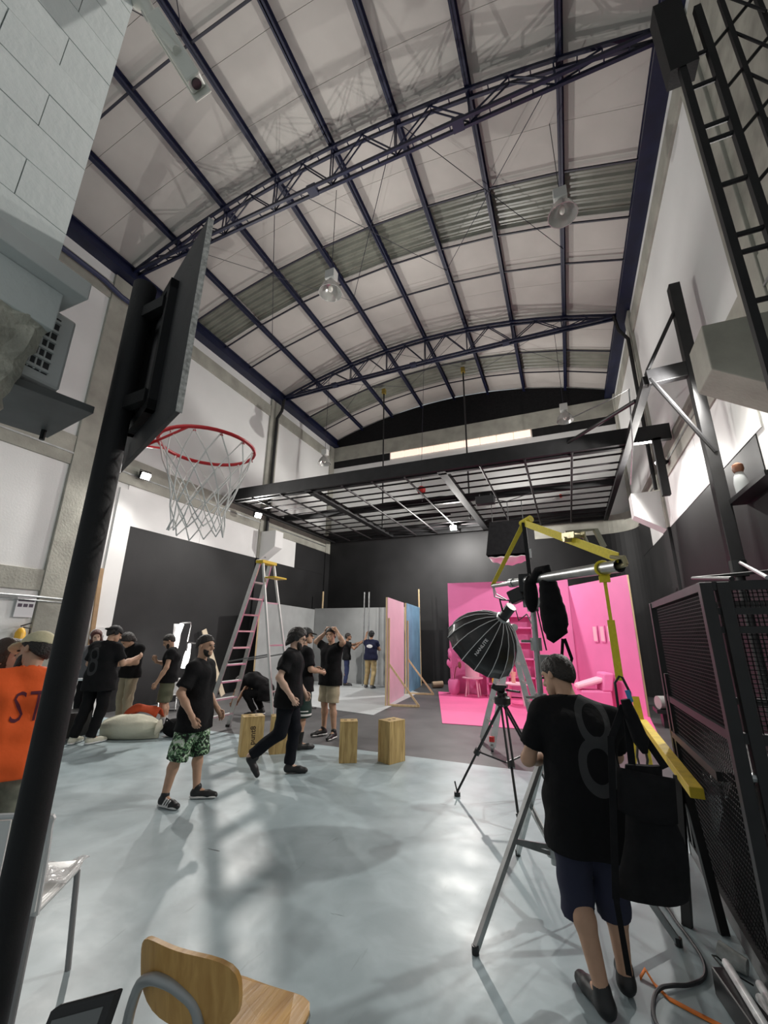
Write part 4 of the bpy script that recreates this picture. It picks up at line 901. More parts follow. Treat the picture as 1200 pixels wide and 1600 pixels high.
tag(MB().prism([(-4.05, 8.95, .002), (-4.35, 12.9, .002), (-5.5, 14.1, .002), (-8.9, 14.1, .002), (-8.3, 9.75, .002)], (0, 0, .012)).build('grey_floor', mat('grey_floor_paint', (.42, .44, .445), .45, var=.12, vscale=1.2), None, org=(-6, 11, 0)), 'pale grey painted floor of the grey set', 'floor covering')
def braced(name, label, a, b, h, m, ya):
    t = flat(name, label, a, b, h, m)
    a = Vector((*a, 0)); b = Vector((*b, 0)); n = Vector((.97, .24, 0))
    q = a.lerp(b, ya)
    MB().bar(q+n*.02+Vector((0, 0, .025)), q+n*.78+Vector((0, 0, .025)), .04, .045).build('brace_foot', TIMB, t); MB().bar(q+n*.02+Vector((0, 0, .98)), q+n*.76+Vector((0, 0, .03)), .04, .045).build('brace_strut', TIMB, t)
    MB().bar(q+n*.025, q+n*.025+Vector((0, 0, h*.8)), .045, .045, n).build('brace_post', TIMB, t)
    return t
braced('pink_flat', 'narrow dusty pink scenery flat with a triangular pine brace', (-4.25, 10.2), (-4.52, 12.1), 2.60, mat('dusty_pink', (.62, .40, .48), .7, var=.06, vscale=2), .02)
braced('blue_flat', 'narrow slate blue scenery flat with a triangular pine brace', (-4.56, 12.45), (-4.85, 14.6), 2.62, mat('slate_blue', (.14, .27, .40), .7, var=.25, vscale=1.5), .02)
tag(MB().tube([(-4.92, 14.85, 0), (-4.98, 14.9, 3.3)], .028, 8).build('timber_pole', TIMB, None, org=(-4.92, 14.85, 0)), 'tall pine pole standing at the end of the slate blue flat', 'pole')
tag(MB().tube([(-8.80, 14.45, 0), (-8.78, 14.42, 3.28)], .035, 8).build('timber_pole', TIMB, None, org=(-8.8, 14.45, 0)), 'pine pole rising behind the corner of the grey set', 'pole')
tag(MB().tube([(-4.35, 14.3, .10), (-4.05, 14.5, .12)], .10, 14).build('cardboard_tube', mat('cardboard', (.42, .30, .2), .8), None, True, org=(-4.2, 14.4, 0)), 'short cardboard tube on the dark floor by the pine pole', 'tube')
for i, x in enumerate((-6.58, -6.40)):
    tag(MB().tube([(x, 13.62, 0), (x, 13.62, 3.12)], .026, 10).build('steel_pole', GALV, None, True, org=(x, 13.62, 0)), 'upright grey steel pole held by the two men at the grey set', 'pole', 'poles held at the grey set')
tag(MB().bar((-5.6, 9.1, .02), (-7.3, 9.45, .02), .10, .03).build('floor_plank', mat('dark_plank', (.09, .09, .09), .6), None, org=(-6.4, 9.3, 0)), 'dark plank lying on the floor behind the crates', 'plank')

# ================================================================== wooden apple boxes
CRATE = wood_mat('crate_wood', (.60, .43, .18), (.34, .22, .08), (11, 11, 1.0))
CRATED = mat('crate_dark', (.05, .03, .015), .8)
def crate(x, y, rz, label, text=None, w=.30, d=.21, h=.51, smile=False):
    t = thing('apple_box', label, 'crate', (x, y, 0), 'wooden apple boxes standing on end', rz)
    q = .018
    for nm, b_ in (('front_board', (-w/2, w/2, -d/2, -d/2+q)), ('rear_board', (-w/2, w/2, d/2-q, d/2)), ('side_board', (-w/2, -w/2+q, -d/2+q, d/2-q)), ('side_board', (w/2-q, w/2, -d/2+q, d/2-q))):
        MB().box(*b_, 0, h-.018).build(nm, CRATE, t, bevel=.003)
    MB().box(-w/2, w/2, -d/2, d/2, h-.018, h).build('top_board', CRATE, t, bevel=.003)
    for s in (-1, 1): MB().box(s*.045-.02, s*.045+.02, -.018, .018, h-.002, h+.0015).build('hand_hole', CRATED, t)
    if text:
        M_ = frame((0, -d/2-.0015, h*.52), (0, 0, 1), (-1, 0, 0))
        me = text_mesh(text, .105, .001, M_, bold=.0015); link('lettering', me, CRATED, t)
    if smile:
        MB().tube([(.075*math.cos(a), -d/2-.001, h*.56+.055*math.sin(a)) for a in [PI*1.08+PI*.84*k/10 for k in range(11)]], .008, 6).build('handle_slot', CRATED, t)
    return t
vr = math.atan2(.39, .92)
crate(-4.38, 5.42, vr+.45, 'wooden apple box lettered punt8, beside the curved handle box', 'punt8', .30, .24)
crate(-4.07, 5.68, vr+.35, 'wooden apple box with a dark curved handle slot, beside the lettered one', None, .28, .20, .50, True)
crate(-2.96, 5.72, vr+.12, 'slim wooden apple box standing alone between the walking man and the wide box', None, .24, .20)
crate(-2.42, 5.98, vr+.75, 'wide wooden apple box standing alone, turned corner on, before the dark floor', None, .30, .23, .52)

# ================================================================== things by the left wall
sl = thing('strip_light', 'lit plastic wrapped strip light standing before the black wall', 'strip light', (-8.6, 7.75, 0))
GLOW = mat('strip_glow', (1, 1, 1), .4, emit=(1, .97, .94), estr=5); WRAP = mat('plastic_wrap', (.8, .8, .8), .15, alpha=.5, bump=.5, bscale=20)
MB().tube([(-8.6, 7.70, 1.86), (-8.6, 7.58, 1.5), (-8.62, 7.53, .95), (-8.6, 7.62, .86)], [.05, .06, .06, .04], 10).build('glowing_tube', GLOW, sl, True)
MB().tube([(-8.6, 8.02, 1.42), (-8.6, 7.98, 1.1), (-8.6, 7.93, .84)], [.03, .07, .06], 10).build('glowing_tube', GLOW, sl, True)
MB().tube([(-8.6, 7.68, 1.88), (-8.6, 7.95, 1.90), (-8.6, 7.98, 1.82), (-8.6, 7.95, 1.45)], .022, 8).build('frame', CHROME, sl, True)
MB().tube([(-8.6, 7.98, 1.42), (-8.5, 8.15, 1.40)], .02, 8).build('arm', CHROME, sl); MB().tube([(-8.6, 7.95, 1.45), (-8.6, 7.95, 0)], .016, 8).build('stand', STEELB, sl)
for a in (0, 2.1, 4.2): MB().tube([(-8.6, 7.95, .35), (-8.6+.35*math.cos(a), 7.95+.35*math.sin(a), .01)], .012, 6).build('stand_leg', STEELB, sl)
MB().sheet(lambda u, v: (-8.66+.05*math.sin(4*v), 7.52+.22*u-.06*v, 1.86-1.0*v), 6, 10, .004).build('plastic_wrap', WRAP, sl, 'all')
for k, (yy, zz) in enumerate(((7.62, 1.4), (7.95, 1.0))):
    l = bpy.data.lights.new('strip_lamp', 'POINT'); l.energy = POWER['strip']; l.shadow_soft_size = .12; l.color = (1, .9, .86)
    lo = bpy.data.objects.new('strip_lamp', l); COL.objects.link(lo); lo.parent = sl; lo.location = (.08, yy-7.75, zz)
tag(MB().bar((-9.15, 8.95, 1.74), (-8.95, 9.72, .02), .15, .03, (1, 0, 0)).build('pine_board', mat('pale_board', (.66, .56, .42), .7, var=.12, vscale=6), None, org=(-9, 9.5, 0)), 'pale pine board leaning against the black wall', 'board')
tag(MB().bar((-9.22, 5.92, 2.98), (-9.12, 6.02, .02), .09, .04, (1, 0, 0)).build('pine_board', mat('brown_board', (.36, .23, .12), .7, var=.15, vscale=6), None, org=(-9.1, 6.0, 0)), 'narrow brown board leaning on the white wall by the black wall edge', 'board')
tag(MB().box(-9.262, -9.25, 6.0, 6.3, 1.35, 1.75).build('paper_notice', mat('paper', (.8, .8, .8), .7), None, org=(-9.25, 6.1, 1.35)), 'white paper notice on the wall at the foot of the brown board', 'notice')
fc = thing('folding_chair', 'plastic wrapped folding chair with chrome legs by the black wall', 'chair', (-8.25, 7.34, 0))
for s in (-.19, .19):
    MB().tube([(-8.25+s*.8, 7.30+s*.5, .02), (-8.32+s*.8, 7.35+s*.5, .34), (-8.40+s*.8, 7.45+s*.5, .66)], .014, 8).build('side_tube', CHROME, fc, True)
    MB().tube([(-8.25+s*.8, 7.30+s*.5, .30), (-8.45+s*.8, 7.6+s*.5, .02)], .012, 8).build('rear_leg', CHROME, fc)
MB().tube([(-8.42, 7.19, .03), (-8.08, 7.41, .03)], .016, 8).build('foot_bar', STEELB, fc)
MB().sheet(lambda u, v: (-8.42+.36*u, 7.22+.26*u+.12*v+.02*math.sin(12*u), .34+.34*v-.10*(2*u-1)**2*v), 10, 8, .006).build('backrest', WRAP, fc, 'all')
MB().sheet(lambda u, v: (-8.42+.34*u-.05*v, 7.2+.22*u-.0+.22*v, .33+.01*math.sin(9*u)), 8, 6, .01).build('seat', WRAP, fc, 'all')
fx = thing('fire_extinguisher', 'yellow fire extinguisher hung on the left wall under its notice', 'fire extinguisher', (-9.2, 4.68, 1.15))
MB().lathe([(0, 0), (.075, .0), (.08, .03), (.08, .42), (.05, .49), (.025, .51)], (-9.18, 4.68, 1.20), 20).build('cylinder', mat('ext_yellow', (.72, .40, .03), .35), fx, True)
MB().lathe([(.0805, .12), (.082, .12), (.082, .32), (.0805, .32)], (-9.18, 4.68, 1.20), 20).build('label_band', mat('ext_label', (.75, .75, .75), .5), fx, True)
MB().bar((-9.18, 4.66, 1.74), (-9.18, 4.82, 1.80), .02, .02).build('lever', STEELB, fx); MB().tube([(-9.18, 4.70, 1.72), (-9.14, 4.80, 1.70), (-9.12, 4.81, 1.40)], .012, 8).build('hose', PLASTIC_B, fx, True)
nt_ = thing('wall_notice', 'white printed notice above the yellow fire extinguisher', 'sign', (-9.235, 4.68, 1.92))
MB().box(-9.245, -9.235, 4.53, 4.83, 1.90, 2.26).build('board', mat('sign_white', (.74, .74, .76), .6), nt_)
MB().box(-9.235, -9.233, 4.55, 4.81, 2.18, 2.24).build('heading_bar', mat('sign_dark', (.08, .06, .09), .6), nt_)
for k in range(3): MB().box(-9.235, -9.233, 4.555+k*.09, 4.625+k*.09, 2.08, 2.14).build('pictogram', mat('sign_dark', (.08, .06, .09), .6), nt_)
bb_ = thing('bean_bag', 'cream cloth sack lying on the floor by the group of men', 'sack', (-6.75, 5.35, 0))
def bf(u, v):
    a = 2*PI*u; t = v; r = .19*math.sin(PI*min(1, max(0, t*.94+.05)))**.55
    x = -7.15+.82*t; y = 5.12+.40*t
    return (x-.39*r*math.cos(a)*1.1, y+.92*r*math.cos(a)*1.1, .185+r*.95*math.sin(a)+.015*math.sin(5*a+9*t) if math.sin(a) > -.8 else .012+.0*t)
nu, nv = 20, 16; vs = [bf(i/nu, j/nv) for j in range(nv+1) for i in range(nu)]; fs = [(j*nu+i, j*nu+(i+1) % nu, (j+1)*nu+(i+1) % nu, (j+1)*nu+i) for j in range(nv) for i in range(nu)]+[tuple(range(nu)), tuple(nv*nu+i for i in range(nu-1, -1, -1))]
MB().add(vs, fs).build('sack', mat('cream_canvas', (.62, .60, .48), .85, bump=.3, bscale=14), bb_, 'all')
MB().tube([(-6.34, 5.5, .17), (-6.28, 5.53, .16)], [.12, .02], 14).build('tied_end', MATS['cream_canvas'], bb_, True)
tag(MB().sheet(lambda u, v: (-7.12+.50*u, 5.42+.24*u+.16*v, .36+.10*math.sin(PI*v)*(1+.25*math.sin(8*u))-.10*(2*u-1)**2), 12, 8, .03).build('red_cloth', mat('rust_cloth', (.50, .07, .02), .85, bump=.3, bscale=14), None, 'all', org=(-6.9, 5.55, .3)), 'rust red cloth bundle on the cream sack', 'cloth')
bg2 = thing('backpack', 'black backpack lying on the floor behind the cream sack', 'bag', (-6.25, 5.75, 0))
MB().ell((-6.25, 5.75, .13), (.22, .17, .14), 16, 10).build('body', BLACKF, bg2, True); MB().tube([(-6.4, 5.68, .2), (-6.3, 5.6, .29), (-6.15, 5.65, .2)], .012, 6).build('strap', BLACKF, bg2, True)
ms = thing('monitor_stand', 'black video village cart with chrome bar behind the man in black', 'cart', (-7.55, 4.85, 0))
MB().box(-7.75, -7.35, 4.65, 5.05, .05, .42).build('case', PLASTIC_B, ms, bevel=.02); MB().tube([(-7.7, 4.7, .9), (-7.3, 4.95, .9)], .02, 8).build('bar', CHROME, ms); MB().tube([(-7.6, 4.75, .4), (-7.6, 4.75, .92)], .02, 8).build('pole', CHROME, ms)

# ================================================================== chairs by the camera
WSH = mat('white_shell', (.72, .72, .70), .3); WST = mat('white_tube', (.62, .62, .62), .35)
wc = thing('white_chair', 'white tube framed chair partly behind the basketball pole', 'chair', (-2.45, 1.62, 0))
def P3(x, y, z): return Vector((x, y, z))
fx_ = Vector((-.55, .835, 0)).normalized(); sx_ = Vector((.835, .55, 0)); c0 = Vector((-2.555, 1.525, 0))
def L(a, b, z): return c0+sx_*a+fx_*b+Vector((0, 0, z))
MB().tube(smooth([L(-.2, -.17, .45), L(-.2, -.20, .78), L(-.17, -.21, .84), L(.17, -.21, .84), L(.2, -.20, .78), L(.2, -.17, .45)]), .013, 8).build('back_frame', WST, wc, True)
for k in range(5): MB().bar(L(-.165+.083*k, -.19, .47), L(-.165+.083*k, -.205, .83), .072, .010, fx_).build('back_slat', WSH, wc)
MB().sheet(lambda u, v: L(-.2+.4*u, -.17+.40*v, .455-.02*math.sin(PI*u)*math.sin(PI*v)+.02*(v > .95)), 10, 10, .02).build('seat', WSH, wc, 'all')
MB().sheet(lambda u, v: L(-.21+.43*u, .02+.24*v, .485-.02*math.sin(PI*u)+.012*math.sin(17*u+5*v)), 12, 8, .004).build('plastic_cover', WRAP, wc, 'all')
for (a, b, a2, b2) in ((-.18, -.15, -.2, -.2), (.18, -.15, .2, -.2), (-.18, .20, -.2, .24), (.19, .21, .21, .26)):
    MB().tube([L(a, b, .45), L(a2, b2, .0)], .014, 8).build('leg', mat('grey_leg', (.30, .29, .29), .4, .3), wc, True)
OAKS = wood_mat('school_ply_seat', (.62, .36, .11), (.46, .24, .06), (14, 1.5, 3), .4); TUB = mat('grey_tube', (.36, .37, .37), .35, .4)
sc = thing('school_chair', 'old plywood school chair with grey tube frame', 'chair', (-1.05, 1.25, 0))
bc0 = Vector((-1.025, 1.105, .775)); bx1 = Vector((1, .06, 0)).normalized(); bf_ = Vector((-.06, 1, 0)).normalized()   # across, forward
def ply(u, v):
    a = -1+2*u; b = -1+2*v; e = 1-.16*abs(a)**5
    return bc0+bx1*a*.165+Vector((0, 0, 1))*(b*.085*e)+bf_*(-.035*(1-a*a))+bf_*(-.012*b)
def supere(u, v):
    a = 2*PI*u; r = v; ca, sa = math.cos(a), math.sin(a); q = (abs(ca)**3.2+abs(sa)**3.2)**(-1/3.2)
    A1, B1 = ca*q*r, sa*q*r
    return bc0+bx1*A1*.165+Vector((0, 0, 1))*B1*.085+bf_*(-.04*(1-A1*A1)-.015*B1)
nu, nv = 36, 8; vs = []; fs = []
for k_, off in ((0, .007), (1, -.007)):
    for j in range(nv+1):
        for i in range(nu): vs.append(supere(i/nu, max(j/nv, .001))+bf_*off)
for j in range(nv):
    for i in range(nu):
        a, b, c, d = j*nu+i, j*nu+(i+1) % nu, (j+1)*nu+(i+1) % nu, (j+1)*nu+i; o_ = (nv+1)*nu
        fs += [(a, b, c, d), (o_+d, o_+c, o_+b, o_+a)]
for i in range(nu): a, b = nv*nu+i, nv*nu+(i+1) % nu; o_ = (nv+1)*nu; fs.append((a, b, o_+b, o_+a))
MB().add(vs, fs).build('backrest', OAKS, sc, True)
sc0 = Vector((-1.08, 1.385, .455))
def seatf(i, z):
    a = 2*PI*i/40; ca, sa = math.cos(a), math.sin(a); q = (abs(ca)**5+abs(sa)**5)**(-1/5)
    return sc0+bx1*ca*q*.195+bf_*sa*q*.19+Vector((0, 0, z+.012*(ca*q)**2))
MB().add([seatf(i, 0) for i in range(40)]+[seatf(i, .014) for i in range(40)], [tuple(range(39, -1, -1)), tuple(range(40, 80))]+[(i, (i+1) % 40, 40+(i+1) % 40, 40+i) for i in range(40)]).build('seat', OAKS, sc, bevel=.003)
def Q(a, b, z): return Vector((sc0.x, sc0.y, 0))+bx1*a+bf_*b+Vector((0, 0, z))
MB().tube(smooth([Q(-.165, -.1, .44), Q(-.16, -.20, .47), Q(-.13, -.30, .62), Q(-.10, -.315, .735), Q(-.05, -.33, .775), Q(0, -.335, .785), Q(.05, -.33, .775), Q(.10, -.315, .735), Q(.13, -.30, .62), Q(.16, -.20, .47), Q(.165, -.1, .44)], 4), .0135, 12).build('back_tube', TUB, sc, True)
for s in (-1, 1):
    MB().tube([Q(s*.165, .15, .44), Q(s*.19, .20, .01)], .0125, 10).build('leg', TUB, sc, True); MB().tube([Q(s*.165, -.1, .44), Q(s*.19, -.2, .01)], .0125, 10).build('leg', TUB, sc, True)
MB().tube([Q(-.165, -.14, .44), Q(-.165, .16, .44), Q(.165, .16, .44), Q(.165, -.14, .44)], .0125, 10).build('seat_frame', TUB, sc, True)
lp = thing('tablet', 'black framed tablet screen standing by the school chair', 'tablet', (-1.15, .92, .60))
ta = Vector((-1.30, .93, .735)); tb = Vector((-1.19, 1.02, .745)); dn = Vector((.02, -.1, -.22))
MB().prism([ta, tb, tb+dn, ta+dn], (.01, .02, .006)).build('bezel', PLASTIC_B, lp, bevel=.004)
MB().prism([ta.lerp(tb, .12)+dn*.08+Vector((-.001, -.002, 0)), ta.lerp(tb, .90)+dn*.08+Vector((-.001, -.002, 0)), ta.lerp(tb, .90)+dn*.95+Vector((-.001, -.002, 0)), ta.lerp(tb, .12)+dn*.95+Vector((-.001, -.002, 0))], (.0, -.002, .001)).build('screen', mat('screen_grey', (.16, .17, .17), .25), lp)
MB().tube([ta.lerp(tb, .5)+dn, (-1.22, .90, 0)], .012, 8).build('stand', STEELB, lp)

# ================================================================== cables and boxes by the man's feet
tag(MB().tube(smooth([(.16, 4.05, .011), (.30, 3.92, .011), (.385, 3.72, .011), (.415, 3.57, .011), (.455, 3.40, .011), (.475, 3.25, .011), (.45, 3.12, .011), (.37, 3.03, .011), (.29, 2.98, .016), (.23, 2.93, .019), (.19, 2.85, .014), (.175, 2.73, .011), (.21, 2.62, .011)]), .009, 8).build('power_cable', mat('rubber', (.03, .03, .035), .55), None, True, org=(.3, 3, 0)), 'thick black rubber cable looping on the floor by the man', 'cable')
tag(MB().sheet(lambda u, v: tuple(Vector(((.15, 2.99, .004), (.18, 3.02, .03), (.21, 2.97, .006), (.26, 2.90, .004), (.35, 2.86, .004), (.50, 2.80, .004))[min(4, int(u*5))]).lerp(Vector(((.15, 2.99, .004), (.18, 3.02, .03), (.21, 2.97, .006), (.26, 2.90, .004), (.35, 2.86, .004), (.50, 2.80, .004))[min(5, int(u*5)+1)]), u*5-min(4, int(u*5))) + Vector((0, .03*(v-.5), .0))), 25, 2, .003).build('orange_strap', mat('orange_webbing', (.80, .22, .03), .7), None, 'all', org=(.3, 2.9, 0)), 'orange webbing strap lying on the floor', 'strap')
pw = thing('power_box', 'black power distribution box on the floor by the cage', 'electrical box', (.56, 2.85, 0))
MB().prism([(.47, 3.03, 0), (.55, 3.06, 0), (.66, 2.62, 0), (.55, 2.60, 0)], (0, 0, .11)).build('case', PLASTIC_B, pw, bevel=.008)
for k, (a, b) in enumerate((((.54, 3.06, .128), (.575, 2.66, .128)), ((.655, 3.07, .0185), (.665, 2.72, .0185)), ((.674, 3.11, .050), (.684, 2.78, .050)))):
    tag(MB().tube([a, lerp(a, b, .04), b], [.012, .019, .019], 12).build('tube_light', mat('white_tube_light', (.78, .80, .80), .35), None, True, org=a), 'white tube light by the black power box at the cage foot', 'tube light', 'white tubes by the cage')
tag(MB().tube([(.56, 3.29, .05), (.665, 3.235, .038)], [.05, .035], 12).build('plastic_roll', mat('cloudy_plastic', (.50, .52, .50), .3, var=.3, vscale=20), None, True, org=(.7, 3.25, 0)), 'crumpled cloudy plastic roll on the floor at the cage foot', 'plastic')
tag(MB().tube([(.53, 3.03, .10), (.50, 3.12, .11), (.53, 3.18, .08), (.60, 3.16, .03), (.66, 3.16, .008)], .004, 6).build('thin_wire', PLASTIC_B, None, True, org=(.55, 3.1, 0)), 'thin black wire looping out of the power box', 'wire')
# ================================================================== people
def surfnet(f, lo, hi, res):
    lo = np.array(lo, float); hi = np.array(hi, float); n = np.ceil((hi-lo)/res).astype(int)+1
    ax_ = [lo[i]+res*np.arange(n[i]) for i in range(3)]
    X, Y, Z = np.meshgrid(*[q.astype(np.float32) for q in ax_], indexing='ij'); V = f(np.stack([X, Y, Z], -1)); I = V < 0
    cs = [(a, b, c) for a in (0, 1) for b in (0, 1) for c in (0, 1)]
    sh = tuple(n-1); sl_ = lambda A, o: A[o[0]:o[0]+sh[0], o[1]:o[1]+sh[1], o[2]:o[2]+sh[2]]
    cnt = sum(sl_(I, o).astype(int) for o in cs); act = (cnt > 0) & (cnt < 8)
    P = np.zeros(sh+(3,)); W = np.zeros(sh)
    for o in cs:
        for a in range(3):
            if o[a]: continue
            o2 = list(o); o2[a] = 1; v0, v1 = sl_(V, o), sl_(V, tuple(o2)); cr = (v0 < 0) != (v1 < 0)
            t = np.where(cr, v0/np.where(cr, v0-v1, 1), 0)
            for d in range(3): P[..., d] += np.where(cr, o[d]+(t if d == a else 0), 0)
            W += cr
    idx = -np.ones(sh, int); ii = np.argwhere(act); idx[act] = np.arange(len(ii))
    verts = lo+res*(ii+P[act]/W[act][:, None])
    faces = []
    for a in range(3):
        b, c = (a+1) % 3, (a+2) % 3
        s0 = [slice(1, n[k]-1) for k in range(3)]; s0[a] = slice(0, n[a]-1); s1 = list(s0); s1[a] = slice(1, n[a])
        i0, i1 = I[tuple(s0)], I[tuple(s1)]; q = np.argwhere(i0 != i1)
        if not len(q): continue
        flip = i1[tuple(q.T)]
        q = q.copy(); q[:, b] += 1; q[:, c] += 1
        def g(db, dc): r = q.copy(); r[:, b] -= db; r[:, c] -= dc; return idx[r[:, 0], r[:, 1], r[:, 2]]
        F = np.stack([g(1, 1), g(0, 1), g(0, 0), g(1, 0)], 1); F[flip] = F[flip][:, ::-1]
        faces.append(F)
    return verts, np.concatenate(faces)
def sc_(p, a, b, ra, rb):
    a = np.asarray(a, np.float32); b = np.asarray(b, np.float32); ba = b-a; x = p[..., 0]-a[0]; y = p[..., 1]-a[1]; z = p[..., 2]-a[2]
    h = np.clip((x*ba[0]+y*ba[1]+z*ba[2])*np.float32(1/max(float(ba@ba), 1e-9)), 0, 1)
    x -= h*ba[0]; y -= h*ba[1]; z -= h*ba[2]
    return np.sqrt(x*x+y*y+z*z)-(np.float32(ra)+np.float32(rb-ra)*h)
def se_(p, c, r):
    x = (p[..., 0]-np.float32(c[0]))/np.float32(r[0]); y = (p[..., 1]-np.float32(c[1]))/np.float32(r[1]); z = (p[..., 2]-np.float32(c[2]))/np.float32(r[2]); return (np.sqrt(x*x+y*y+z*z)-1)*np.float32(min(r))
def smin(a, b, k):
    k = np.float32(k)
    h = np.clip(.5+.5*(b-a)/k, 0, 1); return b+(a-b)*h-k*h*(1-h)
def SU(l, k=.03):
    r = l[0]
    for q in l[1:]: r = smin(r, q, k)
    return r
def plane(p, c, n): n = np.array(n, float); n /= np.linalg.norm(n); return ((p[..., 0]-c[0])*n[0]+(p[..., 1]-c[1])*n[1]+(p[..., 2]-c[2])*n[2]).astype(np.float32)     # positive on the n side

SKINS = {'tan': mat('skin_tan', (.50, .30, .20), .55, var=.06, vscale=20), 'brown': mat('skin_brown', (.33, .18, .11), .55, var=.06, vscale=20), 'fair': mat('skin_fair', (.60, .39, .29), .55, var=.05, vscale=20)}
HAIR = mat('dark_hair', (.016, .012, .010), .55, bump=.6, bscale=90); HAIRR = mat('auburn_hair', (.09, .025, .02), .55, bump=.5, bscale=90); HAIRB = mat('brown_hair', (.045, .025, .016), .55, bump=.5, bscale=90)
TEE = mat('black_tee', (.010, .010, .011), .9, spec=.15, var=.25, vscale=9, bump=.35, bscale=18)
def print_mat(name, base, draw):     # shirt with a flat grey print on the back, object coordinates
    m = bpy.data.materials.new(name); m.use_nodes = True; nt = m.node_tree; b = nt.nodes['Principled BSDF']; b.inputs['Roughness'].default_value = .9; b.inputs['Specular IOR Level'].default_value = .15
    tc = nt.nodes.new('ShaderNodeTexCoord'); sp = nt.nodes.new('ShaderNodeSeparateXYZ'); nt.links.new(tc.outputs['Object'], sp.inputs[0])
    def mth(op, a, c=None):
        n = nt.nodes.new('ShaderNodeMath'); n.operation = op
        for i, v in enumerate((a, c)):
            if v is None: continue
            if isinstance(v, (int, float)): n.inputs[i].default_value = v
            else: nt.links.new(v, n.inputs[i])
        return n.outputs[0]
    x, y, z = sp.outputs
    masks = []
    for kind, cx, cz, rx, rz_, wd_ in draw:
        ex_ = mth('DIVIDE', mth('SUBTRACT', x, cx), rx); ez = mth('DIVIDE', mth('SUBTRACT', z, cz), rz_)
        r = mth('SQRT', mth('ADD', mth('MULTIPLY', ex_, ex_), mth('MULTIPLY', ez, ez)))
        masks.append(mth('LESS_THAN', mth('ABSOLUTE', mth('SUBTRACT', r, 1)), wd_) if kind == 'ring' else mth('LESS_THAN', r, 1))
    mk = masks[0]
    for q in masks[1:]: mk = mth('MAXIMUM', mk, q)
    mk = mth('MULTIPLY', mk, mth('LESS_THAN', y, -.005))
    mx = nt.nodes.new('ShaderNodeMix'); mx.data_type = 'RGBA'; mx.inputs[6].default_value = (*base[0], 1); mx.inputs[7].default_value = (*base[1], 1); nt.links.new(mk, mx.inputs[0]); nt.links.new(mx.outputs[2], b.inputs['Base Color'])
    n2 = nt.nodes.new('ShaderNodeTexNoise'); n2.inputs['Scale'].default_value = 18; nt.links.new(tc.outputs['Object'], n2.inputs['Vector']); bp = nt.nodes.new('ShaderNodeBump'); bp.inputs['Strength'].default_value = .35; bp.inputs['Distance'].default_value = .02; nt.links.new(n2.outputs['Fac'], bp.inputs['Height']); nt.links.new(bp.outputs['Normal'], b.inputs['Normal'])
    return m
def camo_mat():
    m = bpy.data.materials.new('leaf_print'); m.use_nodes = True; nt = m.node_tree; b = nt.nodes['Principled BSDF']; b.inputs['Roughness'].default_value = .85
    tc = nt.nodes.new('ShaderNodeTexCoord'); n = nt.nodes.new('ShaderNodeTexNoise'); n.inputs['Scale'].default_value = 14; n.inputs['Distortion'].default_value = 2.5; nt.links.new(tc.outputs['Object'], n.inputs['Vector'])
    r = nt.nodes.new('ShaderNodeValToRGB'); r.color_ramp.interpolation = 'CONSTANT'; e = r.color_ramp.elements; e[0].color = (.01, .012, .01, 1); e[1].position = .45; e[1].color = (.05, .12, .06, 1)
    q = e.new(.53); q.color = (.25, .42, .22, 1); q = e.new(.60); q.color = (.60, .66, .58, 1); nt.links.new(n.outputs['Fac'], r.inputs['Fac']); nt.links.new(r.outputs['Color'], b.inputs['Base Color']); return m

